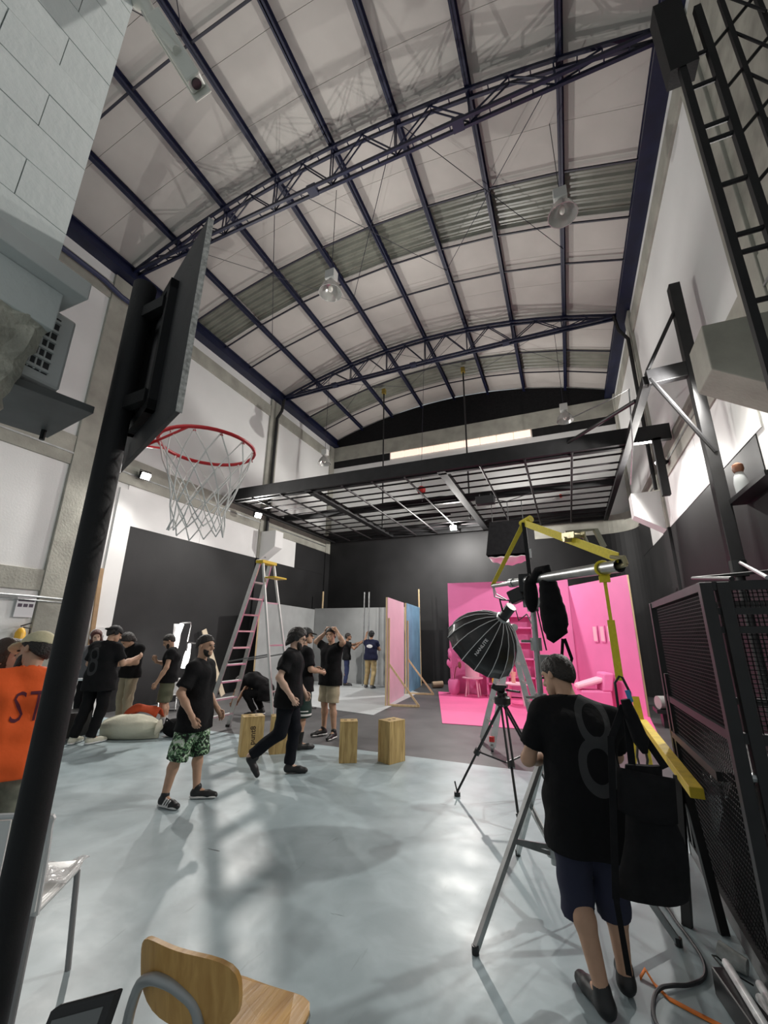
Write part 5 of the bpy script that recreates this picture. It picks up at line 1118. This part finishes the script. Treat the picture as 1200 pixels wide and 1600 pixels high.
BASE = dict(pel=(0, 0, .93), wst=(0, -.005, 1.08), chs=(0, .0, 1.29), nk=(0, -.01, 1.45), hd=(0, .035, 1.615),
            shL=(-.178, -.005, 1.378), shR=(.178, -.005, 1.378), elL=(-.25, -.03, 1.12), elR=(.25, -.03, 1.12), wrL=(-.26, .05, .88), wrR=(.26, .05, .88),
            hipL=(-.095, 0, .91), hipR=(.095, 0, .91), knL=(-.105, .02, .50), knR=(.105, .02, .50), anL=(-.11, -.03, .085), anR=(.11, -.03, .085), toL=(-.13, .17, .035), toR=(.13, .17, .035),
            look=(0, 1, 0), hdirL=None, hdirR=None)
def person(label, loc, fwd, h, pose=None, skin='tan', shirt=TEE, hem=.80, sleeve=.62, bottom=None, bhem=.52, loose=1.0, shoes=None, sole=None, hair='short', hairm=HAIR, beard=False, res=.0155, fat=1.0, extras=(), socks=None, shirtk=1.0, legw=1.0):
    """body in the person's own frame: x right, y forward; every coordinate for a 1.75 m figure, then scaled"""
    J = dict(BASE); J.update(pose or {}); J = {k: (np.array(v, float) if v is not None else None) for k, v in J.items()}
    s = h/1.75; rz = math.atan2(-fwd[0], fwd[1])
    t = thing('person', label, 'person', loc, None, rz); ORG[t.name] = Vector((0, 0, 0)); sk = SKINS[skin]
    if rz == 0: t.rotation_euler.z = 0
    def fin(v, f, name, m, par, sm='all'):
        me = bpy.data.meshes.new(name); me.from_pydata((np.asarray(v)*s).tolist(), [], [tuple(int(k) for k in q) for q in f]); me.validate(); return link(name, me, m, par, sm, 0, (0, 0, 0))
    lk = J['look']/np.linalg.norm(J['look']); hd = J['hd']; upv = hd-J['nk']; upv = upv/np.linalg.norm(upv)
    rx = np.cross(lk, upv); rx /= np.linalg.norm(rx); hu = np.cross(rx, lk)
    def hl(p): q = p-hd; return np.stack([q@rx, q@lk, q@hu], -1)         # head frame
    def headf(p):
        q = hl(p)
        d = SU([se_(q, (0, -.012, .035), (.076, .096, .086)), se_(q, (0, .022, -.045), (.058, .066, .062)), sc_(q, (0, .075, -.085), (0, .06, -.09), .024, .026)], .03)
        d = smin(d, sc_(q, (0, .088, .012), (0, .108, -.022), .010, .0155), .014); d = smin(d, se_(q, (0, .098, -.030), (.020, .012, .010)), .01)
        d = smin(d, sc_(q, (-.03, .083, .030), (.03, .083, .030), .011, .011), .02); d = smin(d, sc_(q, (-.018, .090, -.060), (.018, .090, -.060), .008, .008), .012)
        for e in (-1, 1):
            d = smin(d, se_(q, (e*.080, -.010, -.008), (.010, .020, .032)), .008)
            d = np.maximum(d, -se_(q, (e*.031, .103, .008), (.017, .014, .011)))
        return d
    tx = .085*fat
    def torso(p, o=0.):
        l = []
        up_ = J['chs']-J['pel']; 
        rv = J['shR']-J['shL']; rv = rv/np.linalg.norm(rv); hv = J['hipR']-J['hipL']; hv = hv/np.linalg.norm(hv)
        for e in (-1, 1):
            l += [sc_(p, J['pel']+hv*e*.07*fat, J['wst']+(rv+hv)/2*e*.062*fat, .105*fat+o, .100*fat+o), sc_(p, J['wst']+(rv+hv)/2*e*.062*fat, J['chs']+rv*e*.075, .100*fat+o, .112*fat+o), sc_(p, J['chs']+rv*e*.075, J['sh'+'LR'[e > 0]]+np.array((0, 0, -.02)), .112*fat+o, .062+o)]
            l.append(sc_(p, J['nk']+np.array((0, -.005, -.03)), J['sh'+'LR'[e > 0]], .052+o, .058+o))
        return SU(l, .045)
    body = [lambda p: sc_(p, J['nk']-np.array((0, 0, .05)), hd+hu*-.05-lk*.015, .056, .050)]
    def bodyf(p):
        l = [torso(p, -.012), sc_(p, J['nk']-np.array((0, 0, .04)), hd-hu*.05-lk*.02, .058, .050), se_(hl(p), (0, 0, 0), (.066, .08, .09))]
        for e in 'LR':
            l += [sc_(p, J['sh'+e], J['el'+e], .050, .040), sc_(p, J['el'+e], J['el'+e]*.6+J['wr'+e]*.4, .040, .040), sc_(p, J['el'+e]*.6+J['wr'+e]*.4, J['wr'+e], .040, .027)]
            hdv = J['hdir'+e] if J['hdir'+e] is not None else (J['wr'+e]-J['el'+e]); hdv = hdv/np.linalg.norm(hdv); l.append(sc_(p, J['wr'+e], J['wr'+e]+hdv*.085, .026, .033))
            k_ = J['kn'+e]; a_ = J['an'+e]; cf = k_*.68+a_*.32+np.array((0, -.012, 0))
            l += [sc_(p, J['hip'+e], k_, .088*fat, .056), sc_(p, k_, cf, .054, .056), sc_(p, cf, a_, .055, .036), sc_(p, a_, a_+(J['to'+e]-a_)*.72, .034, .022)]
        return SU(l, .028)
    allj = np.array([v for k, v in J.items() if k[:2] in ('pe', 'ws', 'ch', 'nk', 'hd', 'sh', 'el', 'wr', 'hi', 'kn', 'an', 'to') and v is not None])
    lo, hi = allj.min(0)-.2, allj.max(0)+.2
    v, f = surfnet(bodyf, lo, hi, res); V = [v]; F = [f]; n0 = len(v)
    v, f = surfnet(headf, hd-.19, hd+.19, .0085); V.append(v); F.append(f+n0); n0 += len(v)
    hm = MB()
    for e in 'LR':       # palm already in the body; five separate bent fingers
        wr = J['wr'+e]; hv = J['hdir'+e] if J['hdir'+e] is not None else (wr-J['el'+e]); hv = Vector(hv).normalized(); sg = -1 if e == 'L' else 1
        side_ = hv.cross(Vector((sg*1.0, 0.001, 0.05))); 
        if side_.length < .2: side_ = hv.cross(Vector((0, 0, 1)))
        side_.normalize()
        if side_.y < 0: side_ = -side_
        nr_ = hv.cross(side_); nr_ = nr_ if nr_.x*sg < 0 else -nr_
        for i, ln in enumerate((.066, .075, .070, .055)):
            b0 = Vector(wr)+hv*.075+side_*(.030-.020*i); m1 = b0+hv*ln*.5+nr_*.006; m2_ = b0+hv*ln*.85+nr_*.026
            hm.tube([b0, b0+hv*ln*.25, m1, m2_, m2_+hv*ln*.12+nr_*.008], [.010, .0095, .009, .008, .004], 7)
        b0 = Vector(wr)+hv*.03+side_*.024; hm.tube([b0, b0+hv*.03+side_*.022, b0+hv*.062+side_*.022+nr_*.014, b0+hv*.072+side_*.02+nr_*.018], [.012, .011, .009, .004], 7)
    V.append(np.array([tuple(p) for p in hm.v])); Ff = [tuple(q) for f_ in F for q in f_.tolist()]+[tuple(i+n0 for i in q) for q in hm.f]
    bo_ = fin(np.concatenate(V), Ff, 'body', sk, t)
    # ---- shirt
    if shirt is not None:
        o = .020*shirtk
        def shirtf(p):
            cut = plane(p, (0, 0, hem), (0, 0, -1))
            flare = np.clip((1.15-p[..., 2]), 0, .4)*.05*shirtk
            hv = (J['hipR']-J['hipL']); hv = hv/np.linalg.norm(hv)
            low = SU([sc_(p, J['pel']+hv*e*.072*fat+np.array((0, 0, hem-.93+.0)), J['pel']+hv*e*.07*fat, .118*fat+o, .112*fat+o) for e in (-1, 1)], .05)
            d = smin(torso(p, o), low, .05)-flare
            fold = .004*np.sin(p[..., 2]*34+p[..., 0]*9+2*np.sin(p[..., 1]*14))+.003*np.sin(p[..., 0]*30+p[..., 2]*11); d = d+fold
            d = np.maximum(d, cut)
            # neckline
            d = np.maximum(d, -sc_(p, J['nk']-upv*.01, J['nk']+upv*.1, .062, .075)) if True else d
            for e in 'LR':
                a = J['sh'+e]; b = J['el'+e]; ed = a+(b-a)*sleeve; ax1 = (b-a)/np.linalg.norm(b-a)
                sl = sc_(p, a, ed+ax1*.06, .066, .076*shirtk**.5+.006); sl = np.maximum(sl+.4*fold, plane(p, ed, ax1)); d = smin(d, sl, .02) if sleeve > .05 else d
            return d
        l2 = lo.copy(); l2[2] = max(lo[2], hem-.06); h2 = hi.copy(); h2[2] = min(hi[2], max(J['nk'][2]+.13, J['elL'][2]+.15, J['elR'][2]+.15)); v, f = surfnet(shirtf, l2, h2, res); fin(v, f, 'shirt', shirt, t)
    # ---- trousers / shorts
    if bottom is not None:
        def botf(p):
            hv = (J['hipR']-J['hipL']); hv = hv/np.linalg.norm(hv)
            l = [sc_(p, J['pel']+hv*e*.075*fat, J['pel']+hv*e*.07*fat+np.array((0, 0, .09)), .120*fat, .108*fat) for e in (-1, 1)]
            fold = .004*np.sin(p[..., 2]*38+p[..., 0]*12)
            if bhem < .3:
                for e in 'LR':
                    k_ = J['kn'+e]; a_ = J['an'+e]; ax1 = (a_-k_)/np.linalg.norm(a_-k_); ed = a_-ax1*(bhem-.03)
                    q = SU([sc_(p, J['hip'+e], k_, .104*fat*legw, .074*loose*legw), sc_(p, k_, ed+ax1*.04, .074*loose*legw, .060*loose*legw)], .03); l.append(np.maximum(q+fold, plane(p, ed, ax1)))
            else:
                for e in 'LR':
                    a_ = J['hip'+e]; k_ = J['kn'+e]; ax1 = (k_-a_)/np.linalg.norm(k_-a_); ed = k_-ax1*(bhem-.50)
                    q = sc_(p, a_, ed+ax1*.05, .108*fat*legw, .098*loose*legw); l.append(np.maximum(q+fold, plane(p, ed, ax1)))
            return SU(l, .02)
        lj = np.array([J[k+e] for k in ('hip', 'kn', 'an') for e in 'LR']); h2 = lj.max(0)+.24; l2 = lj.min(0)-.2; v, f = surfnet(botf, l2, h2, res); fin(v, f, 'shorts' if bhem >= .3 else 'trousers', bottom, t)
    # ---- shoes
    if shoes is not None:
        for e in 'LR':
            a_ = J['an'+e]; to = J['to'+e]; fd = to-(a_-np.array((0, 0, .05))); fd2 = fd.copy(); fd2 /= np.linalg.norm(fd2)
            heel = a_-fd2*.045+np.array((0, 0, 0)); upl = np.array((0, 0, 1.)); upl = upl-fd2*(upl@fd2); upl /= np.linalg.norm(upl); sl_ = np.cross(fd2, upl)
            L_ = np.linalg.norm(fd)
            # foot plane: sole passes below the toe
            base = to-upl*.028
            def shf(p):
                q = p-base; x = q@sl_; y = q@fd2; z = q@upl
                qq = np.stack([x, y, z], -1)
                d = SU([sc_(qq, (0, -L_-.02, .045), (0, -.06, .035), .044, .040), sc_(qq, (0, -.06, .030), (0, .01, .022), .043, .036), sc_(qq, (0, -L_-.005, .05), (0, -L_+.01, .105), .046, .044)], .02)
                return np.maximum(d, -z)
            v, f = surfnet(shf, np.minimum(heel, to)-.13, np.maximum(heel, to)+.16, .011); sh_ = fin(v, f, 'shoe', shoes, t)
            if sole is not None:
                def sof(p):
                    q = p-base; qq = np.stack([q@sl_, q@fd2, q@upl], -1)
                    d = SU([sc_(qq, (0, -L_-.02, .012), (0, .0, .012), .048, .042)], .02); return np.maximum(np.maximum(d, -qq[..., 2]), qq[..., 2]-.026)
                v, f = surfnet(sof, np.minimum(heel, to)-.13, np.maximum(heel, to)+.16, .010); fin(v, f, 'sole', sole, sh_)
    if socks is not None:
        for e in 'LR':
            v, f = surfnet(lambda p: np.maximum(sc_(p, J['an'+e], J['kn'+e]*.42+J['an'+e]*.58, .044, .055), plane(p, J['kn'+e]*.40+J['an'+e]*.60, J['kn'+e]-J['an'+e])), np.minimum(J['an'+e], J['kn'+e])-.08, np.maximum(J['an'+e], J['kn'+e])+.08, .012); fin(v, f, 'sock', socks, t)
    # ---- hair, beard, eyes, hats
    def hpart(fn, name, m, r_=.0095, ext=.22):
        v, f = surfnet(lambda p: fn(hl(p)), hd-ext, hd+ext, r_); return fin(v, f, name, m, t)
    def cap_(q, g): return se_(q, (0, -.012, .035), (.076+g, .096+g, .086+g))
    if hair in ('short', 'fade'):
        hpart(lambda q: np.maximum(smin(cap_(q, .014), se_(q, (0, -.045, .0), (.078, .075, .085)), .02)+.003*np.sin(q[..., 0]*160)*np.sin(q[..., 1]*140), -plane(q, (0, .075, .055), (0, -.62, .78)) if hair == 'short' else -plane(q, (0, .085, .062), (0, -.45, .9))), 'hair', hairm)
    elif hair == 'long':
        hpart(lambda q: np.maximum(SU([cap_(q, .020), sc_(q, (-.055, -.05, .0), (-.07, -.05, -.12), .05, .04), sc_(q, (.055, -.05, .0), (.07, -.05, -.12), .05, .04), sc_(q, (0, -.07, 0), (0, -.08, -.13), .06, .045)], .03)+.003*np.sin(q[..., 2]*90+q[..., 0]*60), -plane(q, (0, .060, .03), (0, -.85, .5))), 'hair', hairm)
    elif hair == 'bush':
        hpart(lambda q: np.maximum(SU([cap_(q, .026), sc_(q, (0, -.06, .01), (0, -.075, -.09), .072, .06)], .04)+.004*np.sin(q[..., 0]*120)*np.sin(q[..., 2]*110), -plane(q, (0, .065, .045), (0, -.72, .7))), 'hair', hairm)
    if beard:
        hpart(lambda q: np.maximum(np.maximum(SU([se_(q, (0, .022, -.050), (.0615, .0695, .0645)), se_(q, (0, .062, -.098), (.036*beard, .034*beard, .034*beard**2))], .02), plane(q, (0, .095, -.056), (0, .40, 1))), -plane(q, (0, .012, 0), (0, 1, .15))), 'beard', hairm)
    if sk:
        for e in (-1, 1):
            c = hd+rx*e*.031+lk*.090+hu*.008; MB().ell(Vector(c*s), (.010*s, .010*s, .007*s), 8, 6).build('eye', mat('eye_dark', (.02, .015, .012), .3), t, True)
    for ex in extras:
        if ex[0] == 'cap':
            m_ = ex[1]; back = ex[2] if len(ex) > 2 else 1
            hpart(lambda q: np.maximum(cap_(q, .020), -plane(q, (0, 0, .035), (0, -.12*back, 1))), 'cap', m_)
            def vis(q): w_ = np.maximum(np.abs(plane(q, (0, .10*back, .040), (0, .22*back, 1)))-.005, np.sqrt((q[..., 0])**2+(q[..., 1]-.085*back)**2)-.088); return np.maximum(w_, -(q[..., 1]*back-.06))
            if ex[-1] != 'novisor': hpart(vis, 'visor', m_, .008)
        if ex[0] == 'phones':
            pts = [Vector((hd+rx*.098*math.cos(a)+hu*(.02+.115*math.sin(a))-lk*.01)*s) for a in [PI*k/12 for k in range(13)]]
            ob = MB().tube(pts, .011*s, 8).build('headphones', ex[1], t, True)
            for e in (-1, 1): MB().tube([Vector((hd+rx*e*.085)*s), Vector((hd+rx*e*.11)*s)], .034*s, 12).build('ear_cup', ex[1], ob, True)
        if ex[0] == 'glasses':
            g = MB()
            for e in (-1, 1):
                c = hd+rx*e*.032+lk*.110+hu*.008; g.tube([Vector((c+rx*.024*math.cos(a)+hu*.018*math.sin(a))*s) for a in [2*PI*k/12 for k in range(12)]], .0025*s, 5, closed=True); g.tube([Vector((hd+rx*e*.056+lk*.108+hu*.01)*s), Vector((hd+rx*e*.083-lk*.005+hu*.006)*s)], .0025*s, 5)
            g.build('glasses', ex[1], t)
        if ex[0] == 'box': MB().cbox(tuple(c*s for c in ex[2]), ex[3]).build(ex[1], ex[4], t, bevel=.002)
        if ex[0] == 'tube': MB().tube([tuple(c*s for c in q) for q in ex[2]], ex[3], 8).build(ex[1], ex[4], t, True)
        if ex[0] == 'band':    # stripe ring round a limb
            a, b, ra, rb_, nm, m_ = ex[1:]; MB().tube([tuple(c*s for c in a), tuple(c*s for c in b)], [ra*s, rb_*s], 18).build(nm, m_, t, True)
    return t
BLKSHOE = mat('black_shoe', (.012, .012, .013), .5); WSOLE = mat('white_sole', (.74, .74, .73), .5); CREAMSHOE = mat('cream_shoe', (.60, .58, .48), .6); GSHOE = mat('grey_shoe', (.12, .12, .12), .6)
JEAN = mat('black_jeans', (.010, .011, .015), .85, spec=.15, bump=.2, bscale=30); BJEAN = mat('blue_jeans', (.02, .03, .09), .85); KHAKI = mat('khaki_cloth', (.42, .36, .25), .85, bump=.25, bscale=20); OLIVE = mat('olive_cloth', (.10, .105, .065), .88, bump=.25, bscale=20); KHAK2 = mat('tan_cloth', (.36, .27, .13), .85); NAVYS = mat('navy_cloth', (.018, .02, .045), .88, bump=.25, bscale=18); GREENS = mat('dark_green_cloth', (.012, .035, .028), .8); BLKPANT = mat('black_trousers', (.009, .009, .010), .9, spec=.15)
EIGHT = lambda cx, cz, k: [('ring', cx, cz+.105*k, .062*k, .088*k, .24), ('ring', cx, cz-.085*k, .072*k, .10*k, .26)]
right_ = (.92, .39)     # picture-right in the room
# 1 man with leaf print shorts
cm = person('man in black tee and green leaf print shorts looking aside, tattooed arm', (-3.77, 3.72, 0), (.93, .36), 1.64,
       dict(hd=(0, .02, 1.615), look=(.25, 1, -.02), hipL=(-.10, 0, .91), knL=(-.12, .04, .49), anL=(-.13, .06, .085), toL=(-.15, .25, .035), knR=(.12, -.08, .49), anR=(.12, -.17, .085), toR=(.19, .0, .035),
            elR=(.30, -.06, 1.13), wrR=(.30, .10, .90), hdirR=(-.15, .5, -.9), elL=(-.24, -.02, 1.12), wrL=(-.18, .18, .90)),
       'tan', TEE, .72, .80, camo_mat(), .45, 1.15, BLKSHOE, WSOLE, 'fade', HAIR, .8, .0145, 1.02, (), None, 1.25)
for k in range(3):
    q = Vector((.19, .0, .035)).lerp(Vector((.12, -.17, .085)), .42+.16*k)*.937; MB().bar(q+Vector((.037, -.02, -.035)), q+Vector((.034, .01, .022)), .014, .012, (0, 1, 0)).build('shoe_stripe', WSOLE, cm)
# 2 bearded man walking
person('bearded man in black tee and jeans walking past the crates, hand in pocket', (-3.37, 4.84, 0), (.90, .43), 1.75,
       dict(hd=(0, .06, 1.60), nk=(0, .015, 1.45), look=(-.05, 1, -.30), knL=(-.10, .08, .50), anL=(-.10, .04, .085), toL=(-.11, .23, .035), knR=(.10, -.06, .50), anR=(.11, -.40, .24), toR=(.12, -.30, .06),
            elR=(.29, -.09, 1.14), wrR=(.265, .07, .92), hdirR=(-.3, .5, -.8), elL=(-.24, .02, 1.12), wrL=(-.18, .16, .93)),
       'fair', TEE, .78, .70, JEAN, .05, 1.08, BLKSHOE, None, 'bush', HAIR, 1.15, .0145, 1.12, (('phones', STEELB), ('glasses', STEELB), ), None, 1.15)
# 3 man with cap and green shorts
person('man in black tee and dark green shorts with white bands, hidden behind the bearded man', (-3.95, 5.98, 0), (.55, .83), 1.76,
       dict(look=(.4, 1, 0), elR=(.28, .02, 1.13), wrR=(.17, .24, 1.08), elL=(-.24, .02, 1.13), wrL=(-.10, .24, 1.10), anL=(-.13, -.1, .085), toL=(-.15, .1, .035)),
       'tan', TEE, .80, .85, GREENS, .44, 1.25, BLKSHOE, None, 'short', HAIR, False, .0155, 1.08, (('cap', mat('charcoal_cap', (.03, .03, .03), .8), 1), ('phones', STEELB), ('band', (.105, .01, .475), (.105, .01, .50), .130, .129, 'white_band', WSOLE), ('band', (.105, .01, .53), (.105, .01, .545), .126, .126, 'white_band', WSOLE)), mat('black_sock', (.01, .01, .01), .9), 1.05)
# 4 hands on head
person('man in black tee and khaki shorts with both hands raised to his head', (-3.93, 6.84, 0), (-.35, -.94), 1.78,
       dict(look=(-.55, 1, 0), shL=(-.18, 0, 1.41), shR=(.18, 0, 1.41), elL=(-.37, .06, 1.50), elR=(.37, .06, 1.50), wrL=(-.155, .02, 1.665), wrR=(.155, .02, 1.665), hdirL=(.5, .1, .6), hdirR=(-.5, .1, .6), anL=(-.15, .0, .085), toL=(-.22, .18, .035), anR=(.14, -.02, .085), toR=(.17, .18, .035)),
       'tan', TEE, .80, .6, KHAKI, .53, 1.12, BLKSHOE, WSOLE, 'short', HAIR, False, .0155, 1.05, (), None, 1.0)
# 5, 6 men at the grey set
person('man in black tee and blue jeans reaching up to the steel poles', (-7.15, 13.50, 0), (.85, .5), 1.72,
       dict(elL=(-.20, .26, 1.34), wrL=(-.02, .48, 1.44), elR=(.22, .24, 1.22), wrR=(.08, .46, 1.40), look=(.1, 1, .05)), 'brown', TEE, .84, .6, BJEAN, .04, 1, BLKSHOE, None, 'short', HAIR, False, .02)
person('man in navy vest with white oval badge and tan trousers holding the poles', (-6.15, 13.32, 0), (-.10, 1), 1.80,
       dict(elL=(-.28, .16, 1.36), wrL=(-.24, .20, 1.60), elR=(.26, .10, 1.16), wrR=(.10, .26, 1.20), look=(-.1, 1, 0), anL=(-.14, -.05, .085), toL=(-.16, .13, .035), anR=(.12, -.2, .085), toR=(.15, -.02, .035)),
       'brown', print_mat('navy_vest', ((.015, .017, .04), (.75, .75, .75)), [('disc', .0, 1.30, .105, .055, 0)]), .84, .55, KHAK2, .04, 1.05, GSHOE, None, 'short', HAIR, False, .02, 1.05, (('cap', STEELB2, 1),))
# 7 crouching worker
person('man in black crouching over the floor behind the stepladder', (-6.30, 7.85, 0), (-.85, -.25), 1.74,
       dict(pel=(0, -.20, .48), wst=(0, -.10, .60), chs=(0, .12, .72), nk=(0, .26, .73), hd=(0, .38, .66), look=(0, .55, -.85), shL=(-.18, .20, .72), shR=(.18, .20, .72), elL=(-.22, .36, .50), elR=(.22, .36, .50), wrL=(-.14, .46, .27), wrR=(.14, .46, .27),
            hipL=(-.10, -.20, .46), hipR=(.10, -.20, .46), knL=(-.17, .17, .44), knR=(.17, .12, .40), anL=(-.14, -.05, .085), anR=(.14, -.10, .085), toL=(-.16, .14, .035), toR=(.16, .09, .035)),
       'brown', TEE, .30, .7, BLKPANT, .06, 1.0, BLKSHOE, WSOLE, 'short', HAIR, False, .017)
# 8 man with 8 on his back, left group
person('man with grey 8 on black tee, cap, headphones and cream shoes beside the sack', (-7.02, 4.84, 0), (-.32, .95), 1.80,
       dict(hd=(.03, .10, 1.575), nk=(.01, .03, 1.44), look=(.75, .75, -.45), elR=(.29, .05, 1.13), wrR=(.34, .28, 1.20), hdirR=(.3, .8, .4), elL=(-.25, .02, 1.12), wrL=(-.10, .26, 1.14), knL=(-.12, -.02, .50), anL=(-.18, -.10, .085), toL=(-.20, .10, .035), anR=(.06, -.06, .085), toR=(.14, .14, .035)),
       'tan', print_mat('tee_eight_small', ((.010, .010, .011), (.045, .045, .047)), EIGHT(-.06, 1.20, 1.0)), .74, .8, BLKPANT, .04, 1.1, CREAMSHOE, WSOLE, 'short', HAIR, False, .0155, 1.08, (('cap', STEELB2, -1), ('phones', STEELB2)), None, 1.2)
# 9 khaki trousers man bowed
person('man in black tee and khaki trousers with bowed dark hair between the two others', (-7.55, 5.75, 0), (-.1, -1), 1.74,
       dict(hd=(0, .16, 1.52), nk=(0, .05, 1.44), look=(.1, .7, -.7), elR=(.24, .06, 1.13), wrR=(.12, .28, 1.10), elL=(-.24, .06, 1.13), wrL=(-.12, .28, 1.10)), 'tan', TEE, .86, .6, KHAKI, .04, 1.1, GSHOE, None, 'bush', HAIR, False, .017, 1.02)
# 10 olive shorts man
person('man in black v-neck tee and olive shorts looking down, arm hanging', (-6.78, 5.95, 0), (-.75, -.62), 1.66,
       dict(hd=(0, .09, 1.585), nk=(0, .02, 1.45), look=(-.15, .9, -.55), elL=(-.27, .02, 1.12), wrL=(-.27, .14, .87), elR=(.24, .10, 1.15), wrR=(.10, .28, 1.20), hdirR=(-.2, .3, .8)), 'tan', TEE, .84, .5, OLIVE, .50, 1.2, BLKSHOE, None, 'short', HAIR, True, .0155, 1.02, (), mat('white_sock', (.6, .6, .6), .9), 1.0)
# 11 woman behind
person('woman with auburn hair and white headphones behind the man in the 8 tee', (-8.05, 5.35, 0), (.35, -.93), 1.70, dict(look=(-.7, .8, -.2)), 'fair', mat('grey_top', (.10, .10, .11), .85), .85, .5, BLKPANT, .04, 1, BLKSHOE, None, 'long', HAIRR, False, .018, .92, (('phones', WSOLE),))
# 12 man in orange shirt
ORNG = mat('orange_cloth', (.90, .12, .015), .75, var=.06, vscale=5, bump=.4, bscale=9)
om = person('man in bright orange shirt and pale cap beside the basketball pole', (-3.30, 1.765, 0), (-.93, .37), 1.69,
       dict(hd=(.03, .07, 1.575), nk=(.02, .01, 1.45), look=(-.70, .71, -.18), elL=(-.30, .10, 1.18), wrL=(-.26, .34, 1.26), elR=(.22, .12, 1.12), wrR=(.12, .34, 1.10)),
       'tan', ORNG, .82, .95, mat('faded_camo', (.22, .22, .17), .85, var=.4, vscale=12), .04, 1.15, BLKSHOE, None, 'short', HAIR, 1.1, .013, 1.04, (('cap', mat('pale_cap', (.62, .57, .38), .8, bump=.2, bscale=40), 1),), None, 1.05)
osh = [c for c in om.children if c.name.startswith('shirt')][0]
for tx, xx in (('S', -.01), ('T', .08)):
    me = text_mesh(tx, .26, 0, Matrix.Translation((xx, -.40, 1.19)) @ Matrix.Rotation(PI/2, 4, 'X') @ Matrix.Diagonal((.62, 1, 1, 1)), bold=-.002)
    bm = bmesh.new(); bm.from_mesh(me); bmesh.ops.triangulate(bm, faces=bm.faces); bmesh.ops.subdivide_edges(bm, edges=bm.edges, cuts=3, use_grid_fill=True); bm.to_mesh(me); bm.free()
    lo_ = link('lettering', me, mat('plum_print', (.10, .012, .03), .8), osh); sw_ = lo_.modifiers.new('wrap', 'SHRINKWRAP'); sw_.target = osh; sw_.wrap_method = 'PROJECT'; sw_.use_project_y = True; sw_.use_project_x = False; sw_.use_project_z = False; sw_.use_positive_direction = True; sw_.use_negative_direction = False; sw_.offset = .004
# 13 woman beside him
person('woman with long brown hair tilting her head beside the man in orange', (-3.86, 1.98, 0), (.86, -.10), 1.62, dict(hd=(.06, .05, 1.60), look=(-.35, 1, .05), wrR=(.15, .30, 1.30), elR=(.26, .08, 1.16), hdirR=(-.2, .6, .6)), 'fair', mat('beige_knit', (.46, .42, .34), .9, bump=.5, bscale=60), .85, .5, BLKPANT, .04, 1, BLKSHOE, None, 'long', HAIRB, False, .013, .9)
# 14 near man with the 8
person('man with large grey 8 on black tee and navy shorts working at the boom stand', (-.015, 2.74, 0), (-.22, .98), 1.59,
       dict(nk=(-.02, .05, 1.45), hd=(-.06, .13, 1.575), look=(-.75, .75, -.40), shL=(-.19, .02, 1.37), shR=(.19, 0, 1.345), elL=(-.29, .06, 1.10), wrL=(-.13, .30, 1.06), elR=(.24, .16, 1.12), wrR=(.08, .34, 1.02), hdirL=(.8, .4, .1), hdirR=(-.6, .6, 0),
            hipL=(-.10, 0, .90), knL=(-.09, .04, .49), anL=(-.03, -.08, .085), toL=(-.09, .11, .035), knR=(.10, .06, .49), anR=(.13, .10, .085), toR=(.17, .30, .035)),
       'tan', print_mat('tee_eight_large', ((.009, .009, .010), (.055, .055, .057)), EIGHT(.06, 1.12, 1.1)), .68, .72, NAVYS, .36, .92, BLKSHOE, None, 'short', HAIR, False, .011, 1.06, (), None, 1.0, .94)
